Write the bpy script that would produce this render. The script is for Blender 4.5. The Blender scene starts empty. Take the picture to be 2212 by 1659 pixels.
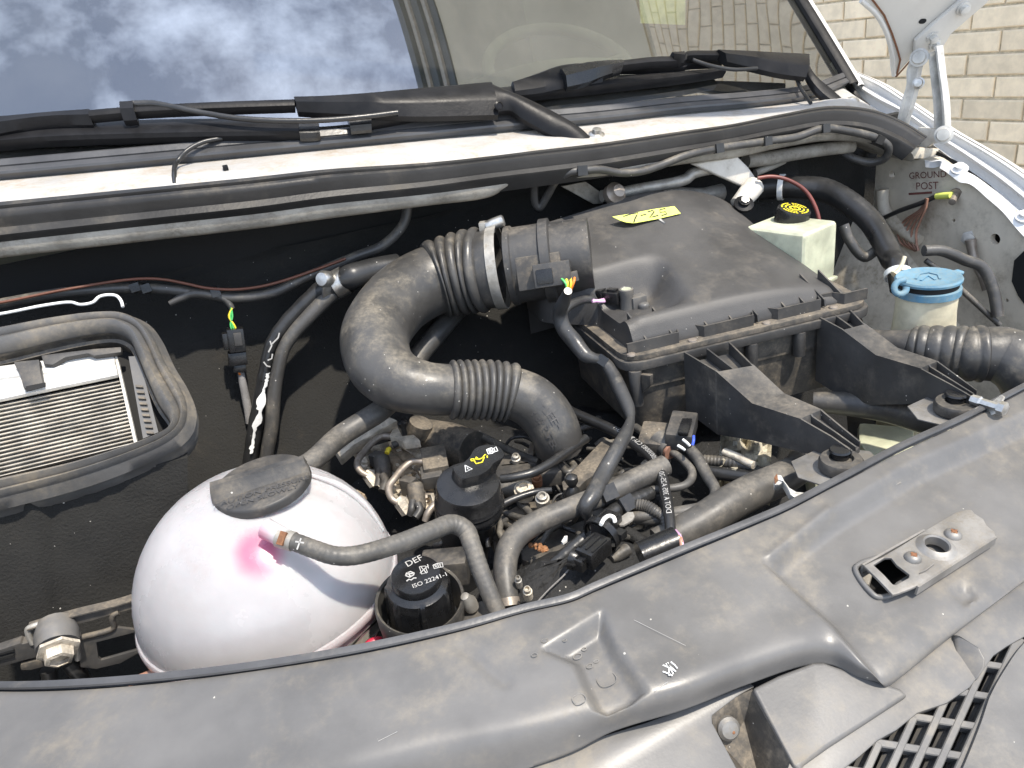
import bpy, bmesh, math, random
from mathutils import Vector as V3, Matrix
random.seed(7)
R = math.radians
scene = bpy.context.scene
COL = scene.collection
# ------------------------------------------------------------------ camera
CAM = V3((0, 0, 1.5)); PITCH, ROLL, YAW = R(25), R(8.5), R(18.5)
LENS = 26.0; W0, H0 = 2212.0, 1659.0; FPX = W0 * LENS / 36.0
_f = V3((math.sin(YAW)*math.cos(PITCH), math.cos(YAW)*math.cos(PITCH), -math.sin(PITCH)))
_r0 = V3((math.cos(YAW), -math.sin(YAW), 0)); _u0 = _r0.cross(_f)
_r = _r0*math.cos(ROLL) - _u0*math.sin(ROLL); _u = _r0*math.sin(ROLL) + _u0*math.cos(ROLL)
cd = bpy.data.cameras.new('camera'); cam = bpy.data.objects.new('camera', cd); COL.objects.link(cam)
cd.sensor_width = 36; cd.lens = LENS; cd.clip_start = .02; cd.clip_end = 500
cam.matrix_world = Matrix(((_r.x, _u.x, -_f.x, CAM.x), (_r.y, _u.y, -_f.y, CAM.y), (_r.z, _u.z, -_f.z, CAM.z), (0, 0, 0, 1)))
scene.camera = cam
# ------------------------------------------------------------------ light
SUN = V3((.20, -.42, .88)).normalized()
world = bpy.data.worlds.new('World'); scene.world = world; world.use_nodes = True
wn, wl = world.node_tree.nodes, world.node_tree.links
bg = wn['Background']; bg.inputs[1].default_value = .15
sky = wn.new('ShaderNodeTexSky'); sky.sky_type = 'NISHITA'; sky.sun_disc = False
sky.sun_elevation = math.asin(SUN.z); sky.sun_rotation = math.atan2(SUN.x, SUN.y)
tc = wn.new('ShaderNodeTexCoord'); mp = wn.new('ShaderNodeMapping'); mp.inputs['Scale'].default_value = (2.2, 2.2, 4)
nz = wn.new('ShaderNodeTexNoise'); nz.inputs['Scale'].default_value = 2.3; nz.inputs['Detail'].default_value = 9; nz.inputs['Roughness'].default_value = .62
cr = wn.new('ShaderNodeValToRGB'); cr.color_ramp.elements[0].position = .43; cr.color_ramp.elements[1].position = .74; cr.color_ramp.elements[0].color = (.12, .12, .12, 1)
mx = wn.new('ShaderNodeMix'); mx.data_type = 'RGBA'; mx.inputs['B'].default_value = (12.5, 14.2, 17.5, 1)
wl.new(tc.outputs['Generated'], mp.inputs[0]); wl.new(mp.outputs[0], nz.inputs[0]); wl.new(nz.outputs[0], cr.inputs[0])
wl.new(cr.outputs[0], mx.inputs['Factor']); wl.new(sky.outputs[0], mx.inputs['A']); wl.new(mx.outputs['Result'], bg.inputs[0])
sd = bpy.data.lights.new('sun', 'SUN'); sd.energy = 4.9; sd.angle = R(1.6); sd.color = (1, .92, .80)
so = bpy.data.objects.new('sun', sd); COL.objects.link(so); so.location = (2, -4, 9)
so.rotation_euler = SUN.to_track_quat('Z', 'Y').to_euler()
scene.view_settings.view_transform = 'Standard'; scene.view_settings.look = 'None'
scene.view_settings.exposure = .35; scene.view_settings.gamma = 1
scene.cycles.use_denoising = True; scene.cycles.max_bounces = 8; scene.cycles.transparent_max_bounces = 12
scene.cycles.sample_clamp_indirect = 4
# ------------------------------------------------------------------ pixel helpers
def ray(u, v):
    x = (u - W0/2)/FPX; y = (v - H0/2)/FPX
    return _f + _r*x - _u*y
def P(uv, z=None, y=None, x=None, d=None, pl=None):
    r = ray(*uv)
    if z is not None: t = (z - CAM.z)/r.z
    elif y is not None: t = (y - CAM.y)/r.y
    elif x is not None: t = (x - CAM.x)/r.x
    elif pl is not None: t = (pl[0]-CAM).dot(pl[1])/r.dot(pl[1])
    else: t = d
    return CAM + r*t
def depth(p): return (p - CAM).dot(_f)
def px(p):
    q = p - CAM; t = q.dot(_f)
    return (W0/2 + FPX*q.dot(_r)/t, H0/2 - FPX*q.dot(_u)/t)
def m_px(n, p): return n*depth(p)/FPX          # n pixels at p, in metres
def crop(ox, oy, w=1400, zw=2212):
    s = w/zw/1.822785
    return lambda x, y: (ox/1.822785 + x*s, oy/1.822785 + y*s)
cA, cB, cC = crop(0, 0), crop(1300, 0), crop(2632, 0)
cD, cE, cF = crop(0, 950), crop(1300, 750), crop(2632, 950)
cG, cH, cI, cJ = crop(0, 1974), crop(1300, 1600), crop(2632, 1974), crop(1300, 1974)
cK, cL = crop(2300, 1500, 1000), crop(3300, 200, 732, 2208)
cM, cN, cO, cQ = crop(1350, 1650, 700), crop(1900, 1850, 800), crop(2000, 1000, 700), crop(0, 2350, 700)
# ------------------------------------------------------------------ curves
def cat(pts, sub=6, closed=False):
    pts = [V3(p) for p in pts]; n = len(pts)
    if n < 3 and not closed:
        return [pts[0].lerp(pts[-1], i/sub) for i in range(sub+1)]
    out = []; m = n if closed else n-1
    for i in range(m):
        p1, p2 = pts[i], pts[(i+1) % n]
        p0 = pts[i-1] if (i > 0 or closed) else p1*2-p2
        p3 = pts[(i+2) % n] if (i+2 < n or closed) else p2*2-p1
        d1, d2, d3 = [max((b-a).length, 1e-6)**.5 for a, b in ((p0, p1), (p1, p2), (p2, p3))]
        m1 = ((p1-p0)/d1 - (p2-p0)/(d1+d2) + (p2-p1)/d2)*d2
        m2 = ((p2-p1)/d2 - (p3-p1)/(d2+d3) + (p3-p2)/d3)*d2
        for k in range(sub):
            t = k/sub
            out.append(p1*(2*t**3-3*t*t+1) + m1*(t**3-2*t*t+t) + p2*(-2*t**3+3*t*t) + m2*(t**3-t*t))
    if not closed: out.append(pts[-1].copy())
    return out
def cat1(vals, sub):
    return [v.x for v in cat([V3((a, 0, 0)) if True else 0 for a in vals], sub)] if False else [vals[i]+(vals[i+1]-vals[i])*k/sub for i in range(len(vals)-1) for k in range(sub)]+[vals[-1]]
def frames(path):
    n = len(path); T = []
    for i in range(n):
        t = path[min(i+1, n-1)] - path[max(i-1, 0)]
        T.append(t.normalized() if t.length > 1e-9 else (T[-1] if T else V3((0, 0, 1))))
    a = V3((0, 0, 1)) if abs(T[0].z) < .9 else V3((1, 0, 0))
    N = [(a - T[0]*a.dot(T[0])).normalized()]
    for i in range(1, n):
        q = T[i-1].rotation_difference(T[i]); v = q @ N[-1]
        N.append((v - T[i]*v.dot(T[i])).normalized())
    return T, N
def sstep(a, b, x):
    t = max(0., min(1., (x-a)/(b-a))); return t*t*(3-2*t)
def basis(ax, ref=None):
    ax = V3(ax).normalized(); ref = V3(ref) if ref is not None else (V3((1, 0, 0)) if abs(ax.x) < .9 else V3((0, 1, 0)))
    e1 = (ref - ax*ref.dot(ax)).normalized(); return e1, ax.cross(e1), ax
# ------------------------------------------------------------------ mesh collector
class G:
    def __init__(s): s.v = []; s.f = []
    def add(s, v, f):
        o = len(s.v); s.v += [V3(p) for p in v]; s.f += [tuple(i+o for i in q) for q in f]; return s
    def grid(s, rows, closed_u=False, closed_v=False):
        a, b = len(rows), len(rows[0]); v = [p for r in rows for p in r]; f = []
        for i in range(a if closed_v else a-1):
            for j in range(b if closed_u else b-1):
                f.append((i*b+j, i*b+(j+1) % b, ((i+1) % a)*b+(j+1) % b, ((i+1) % a)*b+j))
        return s.add(v, f)
    def tube(s, pts, r, n=14, sub=6, caps=True, flat=1., mod=None, smooth=True):
        path = cat(pts, sub) if smooth else [V3(p) for p in pts]
        rr = cat1(list(r), sub) if isinstance(r, (list, tuple)) and smooth else (list(r) if isinstance(r, (list, tuple)) else [r]*len(path))
        T, N = frames(path); L = 0; rows = []
        for i, p in enumerate(path):
            if i: L += (p-path[i-1]).length
            b = T[i].cross(N[i]); q = rr[i]*(mod(L, i) if mod else 1)
            rows.append([p + N[i]*math.cos(2*math.pi*k/n)*q + b*math.sin(2*math.pi*k/n)*q*flat for k in range(n)])
        o = len(s.v); s.grid(rows, closed_u=True)
        if caps:
            s.f.append(tuple(o+k for k in range(n))[::-1]); e = o+(len(rows)-1)*n; s.f.append(tuple(e+k for k in range(n)))
        return s
    def lathe(s, prof, c, ax=(0, 0, 1), n=32, fn=None, ref=None):
        e1, e2, e3 = basis(ax, ref); c = V3(c)
        rows = [[c + e3*h + (e1*math.cos(2*math.pi*k/n) + e2*math.sin(2*math.pi*k/n))*(r*(fn(2*math.pi*k/n, h) if fn else 1)) for k in range(n)] for r, h in prof]
        o = len(s.v); s.grid(rows, closed_u=True)
        if prof[0][0] > 1e-6: s.f.append(tuple(o+k for k in range(n))[::-1])
        if prof[-1][0] > 1e-6:
            e = o+(len(rows)-1)*n; s.f.append(tuple(e+k for k in range(n)))
        return s
    def cyl(s, a, b, r, n=16, r2=None):
        a, b = V3(a), V3(b); return s.lathe([(r, 0), (r if r2 is None else r2, (b-a).length)], a, b-a, n)
    def box(s, c, size, ex=(1, 0, 0), ez=(0, 0, 1)):
        ez = V3(ez).normalized(); ex = V3(ex); ex = (ex-ez*ex.dot(ez)).normalized(); ey = ez.cross(ex); c = V3(c)
        v = [c+ex*(size[0]/2*i)+ey*(size[1]/2*j)+ez*(size[2]/2*k) for k in (-1, 1) for j in (-1, 1) for i in (-1, 1)]
        return s.add(v, [(0, 2, 3, 1), (4, 5, 7, 6), (0, 1, 5, 4), (2, 6, 7, 3), (0, 4, 6, 2), (1, 3, 7, 5)])
    def prism(s, poly, ext, taper=1.):
        n = len(poly); a = [V3(p) for p in poly]; ext = V3(ext); c = sum(a, V3())/n
        b = [c+(p-c)*taper+ext for p in a]
        f = [tuple(range(n)), tuple(range(2*n-1, n-1, -1))] + [(i, i+n, (i+1) % n+n, (i+1) % n) for i in range(n)]
        return s.add(a+b, f)
    def holed(s, outer, holes, ext):
        """flat plate with holes"""
        bm = bmesh.new(); es = []
        for loop in [outer]+holes:
            vs = [bm.verts.new(V3(p)) for p in loop]
            es += [bm.edges.new((vs[i], vs[(i+1) % len(vs)])) for i in range(len(vs))]
        bmesh.ops.triangle_fill(bm, edges=es, use_beauty=True, use_dissolve=False)
        bm.verts.index_update(); v = [p.co.copy() for p in bm.verts]; f = [tuple(q.index for q in fc.verts) for fc in bm.faces]; bm.free()
        o = len(s.v); s.add(v, f); s.add([p+V3(ext) for p in v], [q[::-1] for q in f]); k = o
        for loop in [outer]+holes:
            n = len(loop)
            for i in range(n): s.f.append((k+i, k+(i+1) % n, k+(i+1) % n+len(v), k+i+len(v)))
            k += n
        return s
    def ribbon(s, A, B, prof, back=None):
        """surface between curves A and B (lists of points); prof = [(t, bulge metres)]"""
        n = len(A); rows = []
        for i in range(n):
            t = (A[min(i+1, n-1)]-A[max(i-1, 0)]).normalized(); w = B[i]-A[i]; nn = t.cross(w).normalized()
            if nn.dot(CAM-A[i]) < 0: nn = -nn
            rows.append([A[i]+w*q+nn*b for q, b in prof])
        o = len(s.v); s.grid(rows, closed_u=back is not None)
        if back is not None:
            m = len(prof); s.f.append(tuple(o+k for k in range(m))); e = o+(n-1)*m; s.f.append(tuple(e+k for k in range(m))[::-1])
        return s
    def ball(s, c, r, n=12, sc=(1, 1, 1)):
        pr = [(max(math.sin(math.pi*i/n), 1e-7)*r, -math.cos(math.pi*i/n)*r) for i in range(n+1)]
        o = len(s.v); s.lathe(pr, (0, 0, 0), n=2*n)
        for i in range(o, len(s.v)): s.v[i] = V3(c)+V3((s.v[i].x*sc[0], s.v[i].y*sc[1], s.v[i].z*sc[2]))
        return s
def root_loc(o):
    while o.parent: o = o.parent
    return V3(o.location)
def obj(name, g, mat, parent=None, smooth=38, bevel=0, bseg=2, origin=None, label=None):
    bm = bmesh.new(); vs = [bm.verts.new(p) for p in g.v]
    for f in g.f:
        try: bm.faces.new([vs[i] for i in f])
        except ValueError: pass
    bmesh.ops.remove_doubles(bm, verts=bm.verts, dist=1e-6)
    bmesh.ops.recalc_face_normals(bm, faces=bm.faces)
    if bevel:
        es = [e for e in bm.edges if len(e.link_faces) == 2 and e.calc_face_angle(0) > R(28)]
        bmesh.ops.bevel(bm, geom=es, offset=bevel, segments=bseg, affect='EDGES', clamp_overlap=True, profile=.6)
    off = V3()
    if parent: off = root_loc(parent)
    else:
        lo = [min((v.co[i] for v in bm.verts), default=0) for i in range(3)]; hi = [max((v.co[i] for v in bm.verts), default=0) for i in range(3)]
        off = V3(((lo[0]+hi[0])/2, (lo[1]+hi[1])/2, lo[2])) if origin is None else V3(origin)
    for v in bm.verts: v.co -= off
    me = bpy.data.meshes.new(name); bm.to_mesh(me); bm.free()
    me.materials.append(mat)
    if smooth:
        me.shade_smooth(); me.set_sharp_from_angle(angle=R(smooth))
    o = bpy.data.objects.new(name, me); COL.objects.link(o)
    if parent: o.parent = parent
    else: o.location = off
    if label: o['label'] = label
    return o
def thing(name, label, cat_, loc, group=None):
    o = bpy.data.objects.new(name, None); COL.objects.link(o); o.location = V3(loc); o.empty_display_size = .02
    o['label'] = label; o['category'] = cat_
    if group: o['group'] = group
    return o
def tag(o, label, cat_, group=None):
    o['label'] = label; o['category'] = cat_
    if group: o['group'] = group
    return o
def text_mesh(body, size=1.):
    c = bpy.data.curves.new('t', 'FONT'); c.body = body; c.size = size; c.resolution_u = 3; c.align_x = 'CENTER'; c.align_y = 'CENTER'
    o = bpy.data.objects.new('t', c); COL.objects.link(o)
    dg = bpy.context.evaluated_depsgraph_get(); dg.update(); me = bpy.data.meshes.new_from_object(o.evaluated_get(dg))
    v = [p.co.copy() for p in me.vertices]; f = [tuple(q.vertices) for q in me.polygons]
    bpy.data.objects.remove(o); bpy.data.curves.remove(c); bpy.data.meshes.remove(me)
    return v, f
def text_on(g, body, size, c, ex, ey, lift=.0006):
    v, f = text_mesh(body, size); ex = V3(ex).normalized(); ey = V3(ey); ey = (ey-ex*ey.dot(ex)).normalized(); n = ex.cross(ey)
    return g.add([V3(c)+ex*p.x+ey*p.y+n*lift for p in v], f)
def text_tube(g, body, size, path, r, s0, ang, lift=.0005, flip=1):
    v, f = text_mesh(body, size); T, N = frames(path); acc = [0]
    for i in range(1, len(path)): acc.append(acc[-1]+(path[i]-path[i-1]).length)
    x0 = min(p.x for p in v); out = []
    for p in v:
        s_ = s0+(p.x-x0)*flip
        i = max(0, min(len(path)-2, next((k for k in range(len(acc)-1) if acc[k+1] >= s_), len(path)-2)))
        t = (s_-acc[i])/max(acc[i+1]-acc[i], 1e-9); c = path[i].lerp(path[i+1], t); nn = N[i].lerp(N[i+1], t); b = T[i].cross(nn)
        a = ang+p.y*flip/r; out.append(c+(nn*math.cos(a)+b*math.sin(a))*(r+lift))
    return g.add(out, f)
def strip(g, pts, w, n, th=.0008):
    """flat line of width w along pts, lying across normal n"""
    n = V3(n).normalized(); pts = [V3(p) for p in pts]; m = len(pts); rows = []
    for i in range(m):
        t = (pts[min(i+1, m-1)]-pts[max(i-1, 0)]).normalized(); b = t.cross(n).normalized()*w/2
        rows.append([pts[i]-b, pts[i]-b+n*th, pts[i]+b+n*th, pts[i]+b])
    o = len(g.v); g.grid(rows, closed_u=True); g.f.append((o, o+1, o+2, o+3)); e = o+(m-1)*4; g.f.append((e+3, e+2, e+1, e)); return g
# ------------------------------------------------------------------ materials
def mat(name, base, rough=.5, metal=0., dust=None, amt=0., scale=18., var=.25, bump=.15, bscale=160., speck=0., spec=.5, up=.5, sss=0., fine=None):
    m = bpy.data.materials.new(name); m.use_nodes = True; nt = m.node_tree; N, L = nt.nodes, nt.links
    b = N['Principled BSDF']; geo = N.new('ShaderNodeNewGeometry')
    def noise(sc, det=6, ro=.6):
        n = N.new('ShaderNodeTexNoise'); n.inputs['Scale'].default_value = sc; n.inputs['Detail'].default_value = det; n.inputs['Roughness'].default_value = ro
        L.new(geo.outputs['Position'], n.inputs['Vector']); return n.outputs[0]
    def math_(op, a, c, clamp=False):
        n = N.new('ShaderNodeMath'); n.operation = op; n.use_clamp = clamp
        for i, q in enumerate((a, c)):
            if isinstance(q, (int, float)): n.inputs[i].default_value = q
            else: L.new(q, n.inputs[i])
        return n.outputs[0]
    def ramp(x, a, c):
        n = N.new('ShaderNodeMapRange'); n.interpolation_type = 'SMOOTHSTEP'
        n.inputs['From Min'].default_value = a; n.inputs['From Max'].default_value = c; L.new(x, n.inputs['Value']); return n.outputs[0]
    def mix(f, a, c):
        n = N.new('ShaderNodeMix'); n.data_type = 'RGBA'
        if isinstance(f, (int, float)): n.inputs['Factor'].default_value = f
        else: L.new(f, n.inputs['Factor'])
        for k, q in (('A', a), ('B', c)):
            if isinstance(q, tuple): n.inputs[k].default_value = q
            else: L.new(q, n.inputs[k])
        return n.outputs['Result']
    c4 = lambda c, k=1: tuple(min(1, q*k) for q in c[:3])+(1,)
    n1 = ramp(noise(scale), .3, .7)
    col = mix(n1, c4(base, 1-var), c4(base, 1+var)); rg = math_('ADD', math_('MULTIPLY', n1, .12), rough-.06)
    if dust is not None:
        sep = N.new('ShaderNodeSeparateXYZ'); L.new(geo.outputs['Normal'], sep.inputs[0])
        k = math_('ADD', noise(scale*1.7, 10, .72), math_('MULTIPLY', math_('MAXIMUM', sep.outputs[2], 0), .22*up))
        k = ramp(k, .78-.5*amt, 1.0-.32*amt)
        k2 = ramp(noise(scale*14, 4, .6), .35, .65); k = math_('MULTIPLY', k, math_('ADD', math_('MULTIPLY', k2, .5), .5), True)
        col = mix(k, col, c4(dust)); rg = math_('ADD', rg, math_('MULTIPLY', k, .3), True)
    if speck:
        vo = N.new('ShaderNodeTexVoronoi'); vo.inputs['Scale'].default_value = 170; vo.inputs['Randomness'].default_value = 1; L.new(geo.outputs['Position'], vo.inputs['Vector'])
        sp = N.new('ShaderNodeSeparateColor'); L.new(vo.outputs['Color'], sp.inputs[0])
        k = math_('MULTIPLY', math_('LESS_THAN', vo.outputs['Distance'], math_('MULTIPLY', math_('POWER', sp.outputs[1], 2), math_('MULTIPLY', noise(300, 2), .34))), math_('LESS_THAN', sp.outputs[0], speck))
        col = mix(k, col, (.42, .4, .36, 1))
    if fine is not None: col = fine(nt, col, geo, mix, ramp, noise, math_)
    L.new(col, b.inputs['Base Color']); L.new(rg, b.inputs['Roughness'])
    b.inputs['Metallic'].default_value = metal; b.inputs['Specular IOR Level'].default_value = spec
    if sss:
        b.inputs['Subsurface Weight'].default_value = sss; b.inputs['Subsurface Radius'].default_value = (.03, .02, .02); b.inputs['Subsurface Scale'].default_value = .6
    if bump:
        bn = N.new('ShaderNodeBump'); bn.inputs['Strength'].default_value = bump; bn.inputs['Distance'].default_value = .002
        L.new(noise(bscale, 5, .6), bn.inputs['Height']); L.new(bn.outputs[0], b.inputs['Normal'])
    return m
DUST = (.21, .175, .13); DUST2 = (.30, .25, .18)
MT = dict(
 plastic=mat('black_plastic', (.042, .041, .040), .5, dust=(.14, .122, .098), amt=.62, speck=.12, scale=14),
 plastic_lid=mat('airbox_lid_plastic', (.052, .050, .048), .5, dust=(.12, .105, .085), amt=.40, speck=.10, bscale=700, bump=.18, scale=9),
 plastic_clean=mat('clean_black_plastic', (.013, .013, .0135), .27, dust=(.07, .065, .06), amt=.12, scale=40),
 dusty=mat('dusty_black_plastic', (.05, .047, .043), .55, dust=DUST, amt=.75, scale=22, speck=.1),
 caked=mat('caked_dust_plastic', (.05, .045, .04), .7, dust=DUST2, amt=1.05, scale=30),
 panel=mat('grey_panel_plastic', (.118, .115, .111), .38, dust=(.235, .205, .158), amt=.56, scale=7, var=.2, speck=.04, spec=.5, bscale=420, bump=.05, up=.25),
 panel_trim=mat('panel_edge_rubber', (.062, .062, .064), .36, dust=(.16, .145, .12), amt=.28, scale=12),
 rubber=mat('hose_rubber', (.058, .056, .053), .40, dust=(.20, .175, .135), amt=.55, scale=16, speck=.25),
 rubber_dusty=mat('dusty_hose_rubber', (.068, .065, .060), .45, dust=(.19, .17, .14), amt=.62, scale=20, speck=.15),
 sleeve=mat('sleeve_vinyl', (.045, .045, .045), .34, dust=(.16, .145, .12), amt=.4, scale=25, speck=.3),
 rubber_black=mat('black_hose_rubber', (.022, .022, .022), .33, dust=(.09, .08, .07), amt=.3, scale=25, speck=.1),
 seal=mat('hood_seal_rubber', (.028, .027, .026), .42, spec=.3, dust=(.10, .088, .07), amt=.42, scale=8, var=.3),
 wiper=mat('wiper_black', (.011, .011, .012), .40, spec=.18, dust=(.045, .044, .042), amt=.2, scale=25),
 felt=mat('insulation_felt', (.017, .0165, .015), .95, dust=(.05, .044, .036), amt=.40, scale=14, bump=.9, bscale=320, speck=.14),
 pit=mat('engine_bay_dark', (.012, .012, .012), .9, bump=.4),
 white=mat('white_paint', (.70, .70, .69), .28, dust=(.42, .36, .28), amt=.42, scale=10, var=.04, bump=.02),
 white_dirty=mat('dirty_white_paint', (.62, .59, .53), .5, dust=(.25, .21, .16), amt=.55, scale=12, var=.12, bump=.2),
 inner=mat('inner_wing_paint', (.62, .56, .455), .5, dust=(.24, .195, .135), amt=.72, scale=8, var=.15, speck=.2),
 flange=mat('dirty_flange_paint', (.30, .28, .24), .6, dust=(.13, .11, .085), amt=.75, scale=18, bump=.5),
 tankw=None, cowl=mat('stained_cowl_paint', (.46, .45, .43), .35, dust=(.33, .27, .20), amt=.58, scale=11, var=.08, bump=.05),
 metal=mat('dirty_zinc', (.40, .38, .34), .5, .5, dust=(.2, .17, .13), amt=.5, scale=40),
 steel=mat('bright_steel', (.52, .51, .48), .36, .9, dust=(.3, .27, .22), amt=.25, scale=60),
 pipe=mat('fuel_pipe_steel', (.30, .26, .22), .45, .6, dust=(.2, .16, .11), amt=.5, scale=50),
 alu=mat('cast_aluminium', (.62, .56, .46), .6, .25, dust=(.24, .19, .13), amt=.5, scale=45, var=.35, bump=.8, bscale=200),
 alu_rust=mat('stained_aluminium', (.34, .27, .19), .7, .2, dust=(.2, .15, .1), amt=.6, scale=60, var=.4, bump=.7),
 rust=mat('rust', (.20, .09, .045), .85, .2, dust=(.35, .2, .1), amt=.5, scale=90, bump=.6),
 latch=mat('latch_plate_metal', (.25, .24, .225), .5, .5, dust=(.22, .195, .155), amt=.55, scale=30),
 hood=mat('hood_underside_paint', (.60, .58, .53), .4, dust=(.3, .26, .2), amt=.4, scale=8, var=.08),
 hinge=mat('hinge_paint', (.55, .54, .50), .42, .1, dust=(.25, .22, .18), amt=.5, scale=25),
 cream=mat('cream_bottle_plastic', (.56, .51, .37), .45, dust=(.35, .28, .18), amt=.4, scale=20, sss=.15),
 green=mat('brake_bottle_plastic', (.48, .49, .36), .4, dust=(.4, .4, .3), amt=.3, scale=20, sss=.2),
 blue=mat('blue_cap_plastic', (.075, .215, .33), .55, dust=(.18, .25, .27), amt=.9, scale=40),
 filterp=mat('filter_paper', (.58, .555, .50), .9, dust=(.42, .36, .28), amt=.5, scale=40),
 filterw=mat('filter_frame_white', (.56, .55, .52), .5, dust=(.5, .45, .36), amt=.3, scale=20),
 frame=mat('filter_frame_rubber', (.095, .093, .090), .45, dust=(.23, .195, .145), amt=.72, scale=10, var=.25, up=.3),
 brick=None, mortar=mat('mortar', (.56, .49, .36), .9, scale=30, bump=.5),
 sticker=mat('yellow_tape', (.72, .78, .16), .6, dust=(.5, .5, .2), amt=.3, scale=60, var=.08),
 ink=mat('black_ink', (.02, .02, .025), .6, bump=0), wht=mat('white_print', (.72, .72, .70), .6, bump=0),
 wht_worn=mat('worn_white_print', (.42, .41, .39), .6, bump=0), yel=mat('yellow_print', (.80, .66, .03), .5, bump=0),
 red_paint=mat('red_stencil', (.15, .055, .045), .7, bump=0), red=mat('red_plastic', (.5, .02, .05), .4, bump=0),
 emb=mat('embossed_lettering', (.065, .062, .060), .6, bump=0),
 w_brown=mat('brown_wire', (.13, .048, .028), .45, bump=0, dust=(.2, .12, .08), amt=.4), w_green=mat('green_wire', (.08, .45, .12), .4, bump=0),
 w_yel=mat('yellow_wire', (.75, .6, .04), .4, bump=0), w_org=mat('orange_wire', (.85, .22, .03), .4, bump=0),
 w_pink=mat('pink_wire', (.62, .36, .55), .4, bump=0), w_blue=mat('blue_wire', (.06, .12, .7), .4, bump=0),
 w_copper=mat('pinkish_brown_wire', (.36, .19, .13), .4, bump=0, dust=(.3, .2, .15), amt=.4), w_grey=mat('grey_braid', (.26, .25, .24), .8, bump=.8, bscale=700),
 w_white=mat('white_wire', (.75, .74, .7), .4, bump=0),
 acorn=mat('nut_brown', (.27, .13, .06), .6), foam=mat('black_foam', (.012, .012, .012), .75, bump=1., bscale=260, speck=.5, scale=60),
 teal=mat('teal_paint_dot', (.02, .62, .55), .5, bump=0), paper=mat('yellow_green_paper', (.78, .86, .42), .7, bump=0),
 dash=mat('dashboard_plastic', (.10, .105, .085), .7, dust=(.2, .2, .15), amt=.5, scale=5),
 seat=mat('seat_fabric', (.06, .06, .065), .9), frit=mat('frit_black', (.008, .008, .009), .35, bump=0),
 trim_dark=mat('dark_fascia_metal', (.035, .045, .042), .5), trim_light=mat('light_fascia_metal', (.42, .39, .33), .6),
 concrete=mat('concrete', (.42, .40, .37), .9, scale=2, bump=.4, bscale=60),
 grommet=mat('grommet_rubber', (.05, .047, .044), .5, dust=(.16, .14, .11), amt=.6, scale=30),
 hole=mat('cavity_shade_black', (.01, .01, .01), .9, bump=0),  # flat black that paints in the shade of gaps, slots and openings
)
# ------------------------------------------------------------------ special materials
def tank_fine(nt, col, geo, mix, ramp, noise, math_):
    N, L = nt.nodes, nt.links
    sep = N.new('ShaderNodeSeparateXYZ'); L.new(geo.outputs['Position'], sep.inputs[0])
    tz0 = P((585, 1262), d=.775).z
    k = ramp(math_('ADD', sep.outputs[2], math_('MULTIPLY', noise(10), .012)), tz0+.02, tz0-.035)     # coolant showing through the lower half
    col = mix(math_('MULTIPLY', k, .75), col, (.50, .10, .20, 1))
    tc0 = P((585, 1262), d=.775); rn0 = ray(558, 1190).normalized(); o0 = tc0-CAM; b0_ = rn0.dot(o0); sp0 = CAM+rn0*(b0_-math.sqrt(b0_*b0_-o0.length_squared+.1305**2))   # inlet well filled with coolant
    mpn = N.new('ShaderNodeMapping'); mpn.inputs['Location'].default_value = (-sp0.x, -sp0.y, -sp0.z*.78); mpn.inputs['Scale'].default_value = (1, 1, .78); L.new(geo.outputs['Position'], mpn.inputs[0])
    ln = N.new('ShaderNodeVectorMath'); ln.operation = 'LENGTH'; L.new(mpn.outputs[0], ln.inputs[0])
    k2 = ramp(math_('ADD', ln.outputs['Value'], math_('MULTIPLY', noise(60), .004)), .030, .012)
    return mix(math_('MULTIPLY', k2, .9), col, (.42, .11, .20, 1))
MT['tankw'] = mat('milky_tank_plastic', (.42, .405, .405), .28, dust=(.33, .285, .27), amt=.30, scale=9, var=.10, bump=.05, sss=.7, fine=tank_fine)
MT['pink'] = mat('coolant_pink', (.42, .14, .23), .3, bump=0, sss=.2, var=.05)
def brick_mat():
    m = mat('cream_brick', (.86, .72, .51), .85, dust=(.74, .61, .42), amt=.5, scale=14, var=.10, bump=.7, bscale=90)
    nt = m.node_tree; N, L = nt.nodes, nt.links; b = N['Principled BSDF']; src = b.inputs['Base Color'].links[0].from_socket
    oi = N.new('ShaderNodeObjectInfo'); mr = N.new('ShaderNodeMapRange'); mr.inputs['To Min'].default_value = .88; mr.inputs['To Max'].default_value = 1.1
    hv = N.new('ShaderNodeHueSaturation'); L.new(oi.outputs['Random'], mr.inputs['Value']); L.new(mr.outputs[0], hv.inputs['Value'])
    L.new(src, hv.inputs['Color']); L.new(hv.outputs[0], b.inputs['Base Color']); return m
MT['brick'] = brick_mat()
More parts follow.
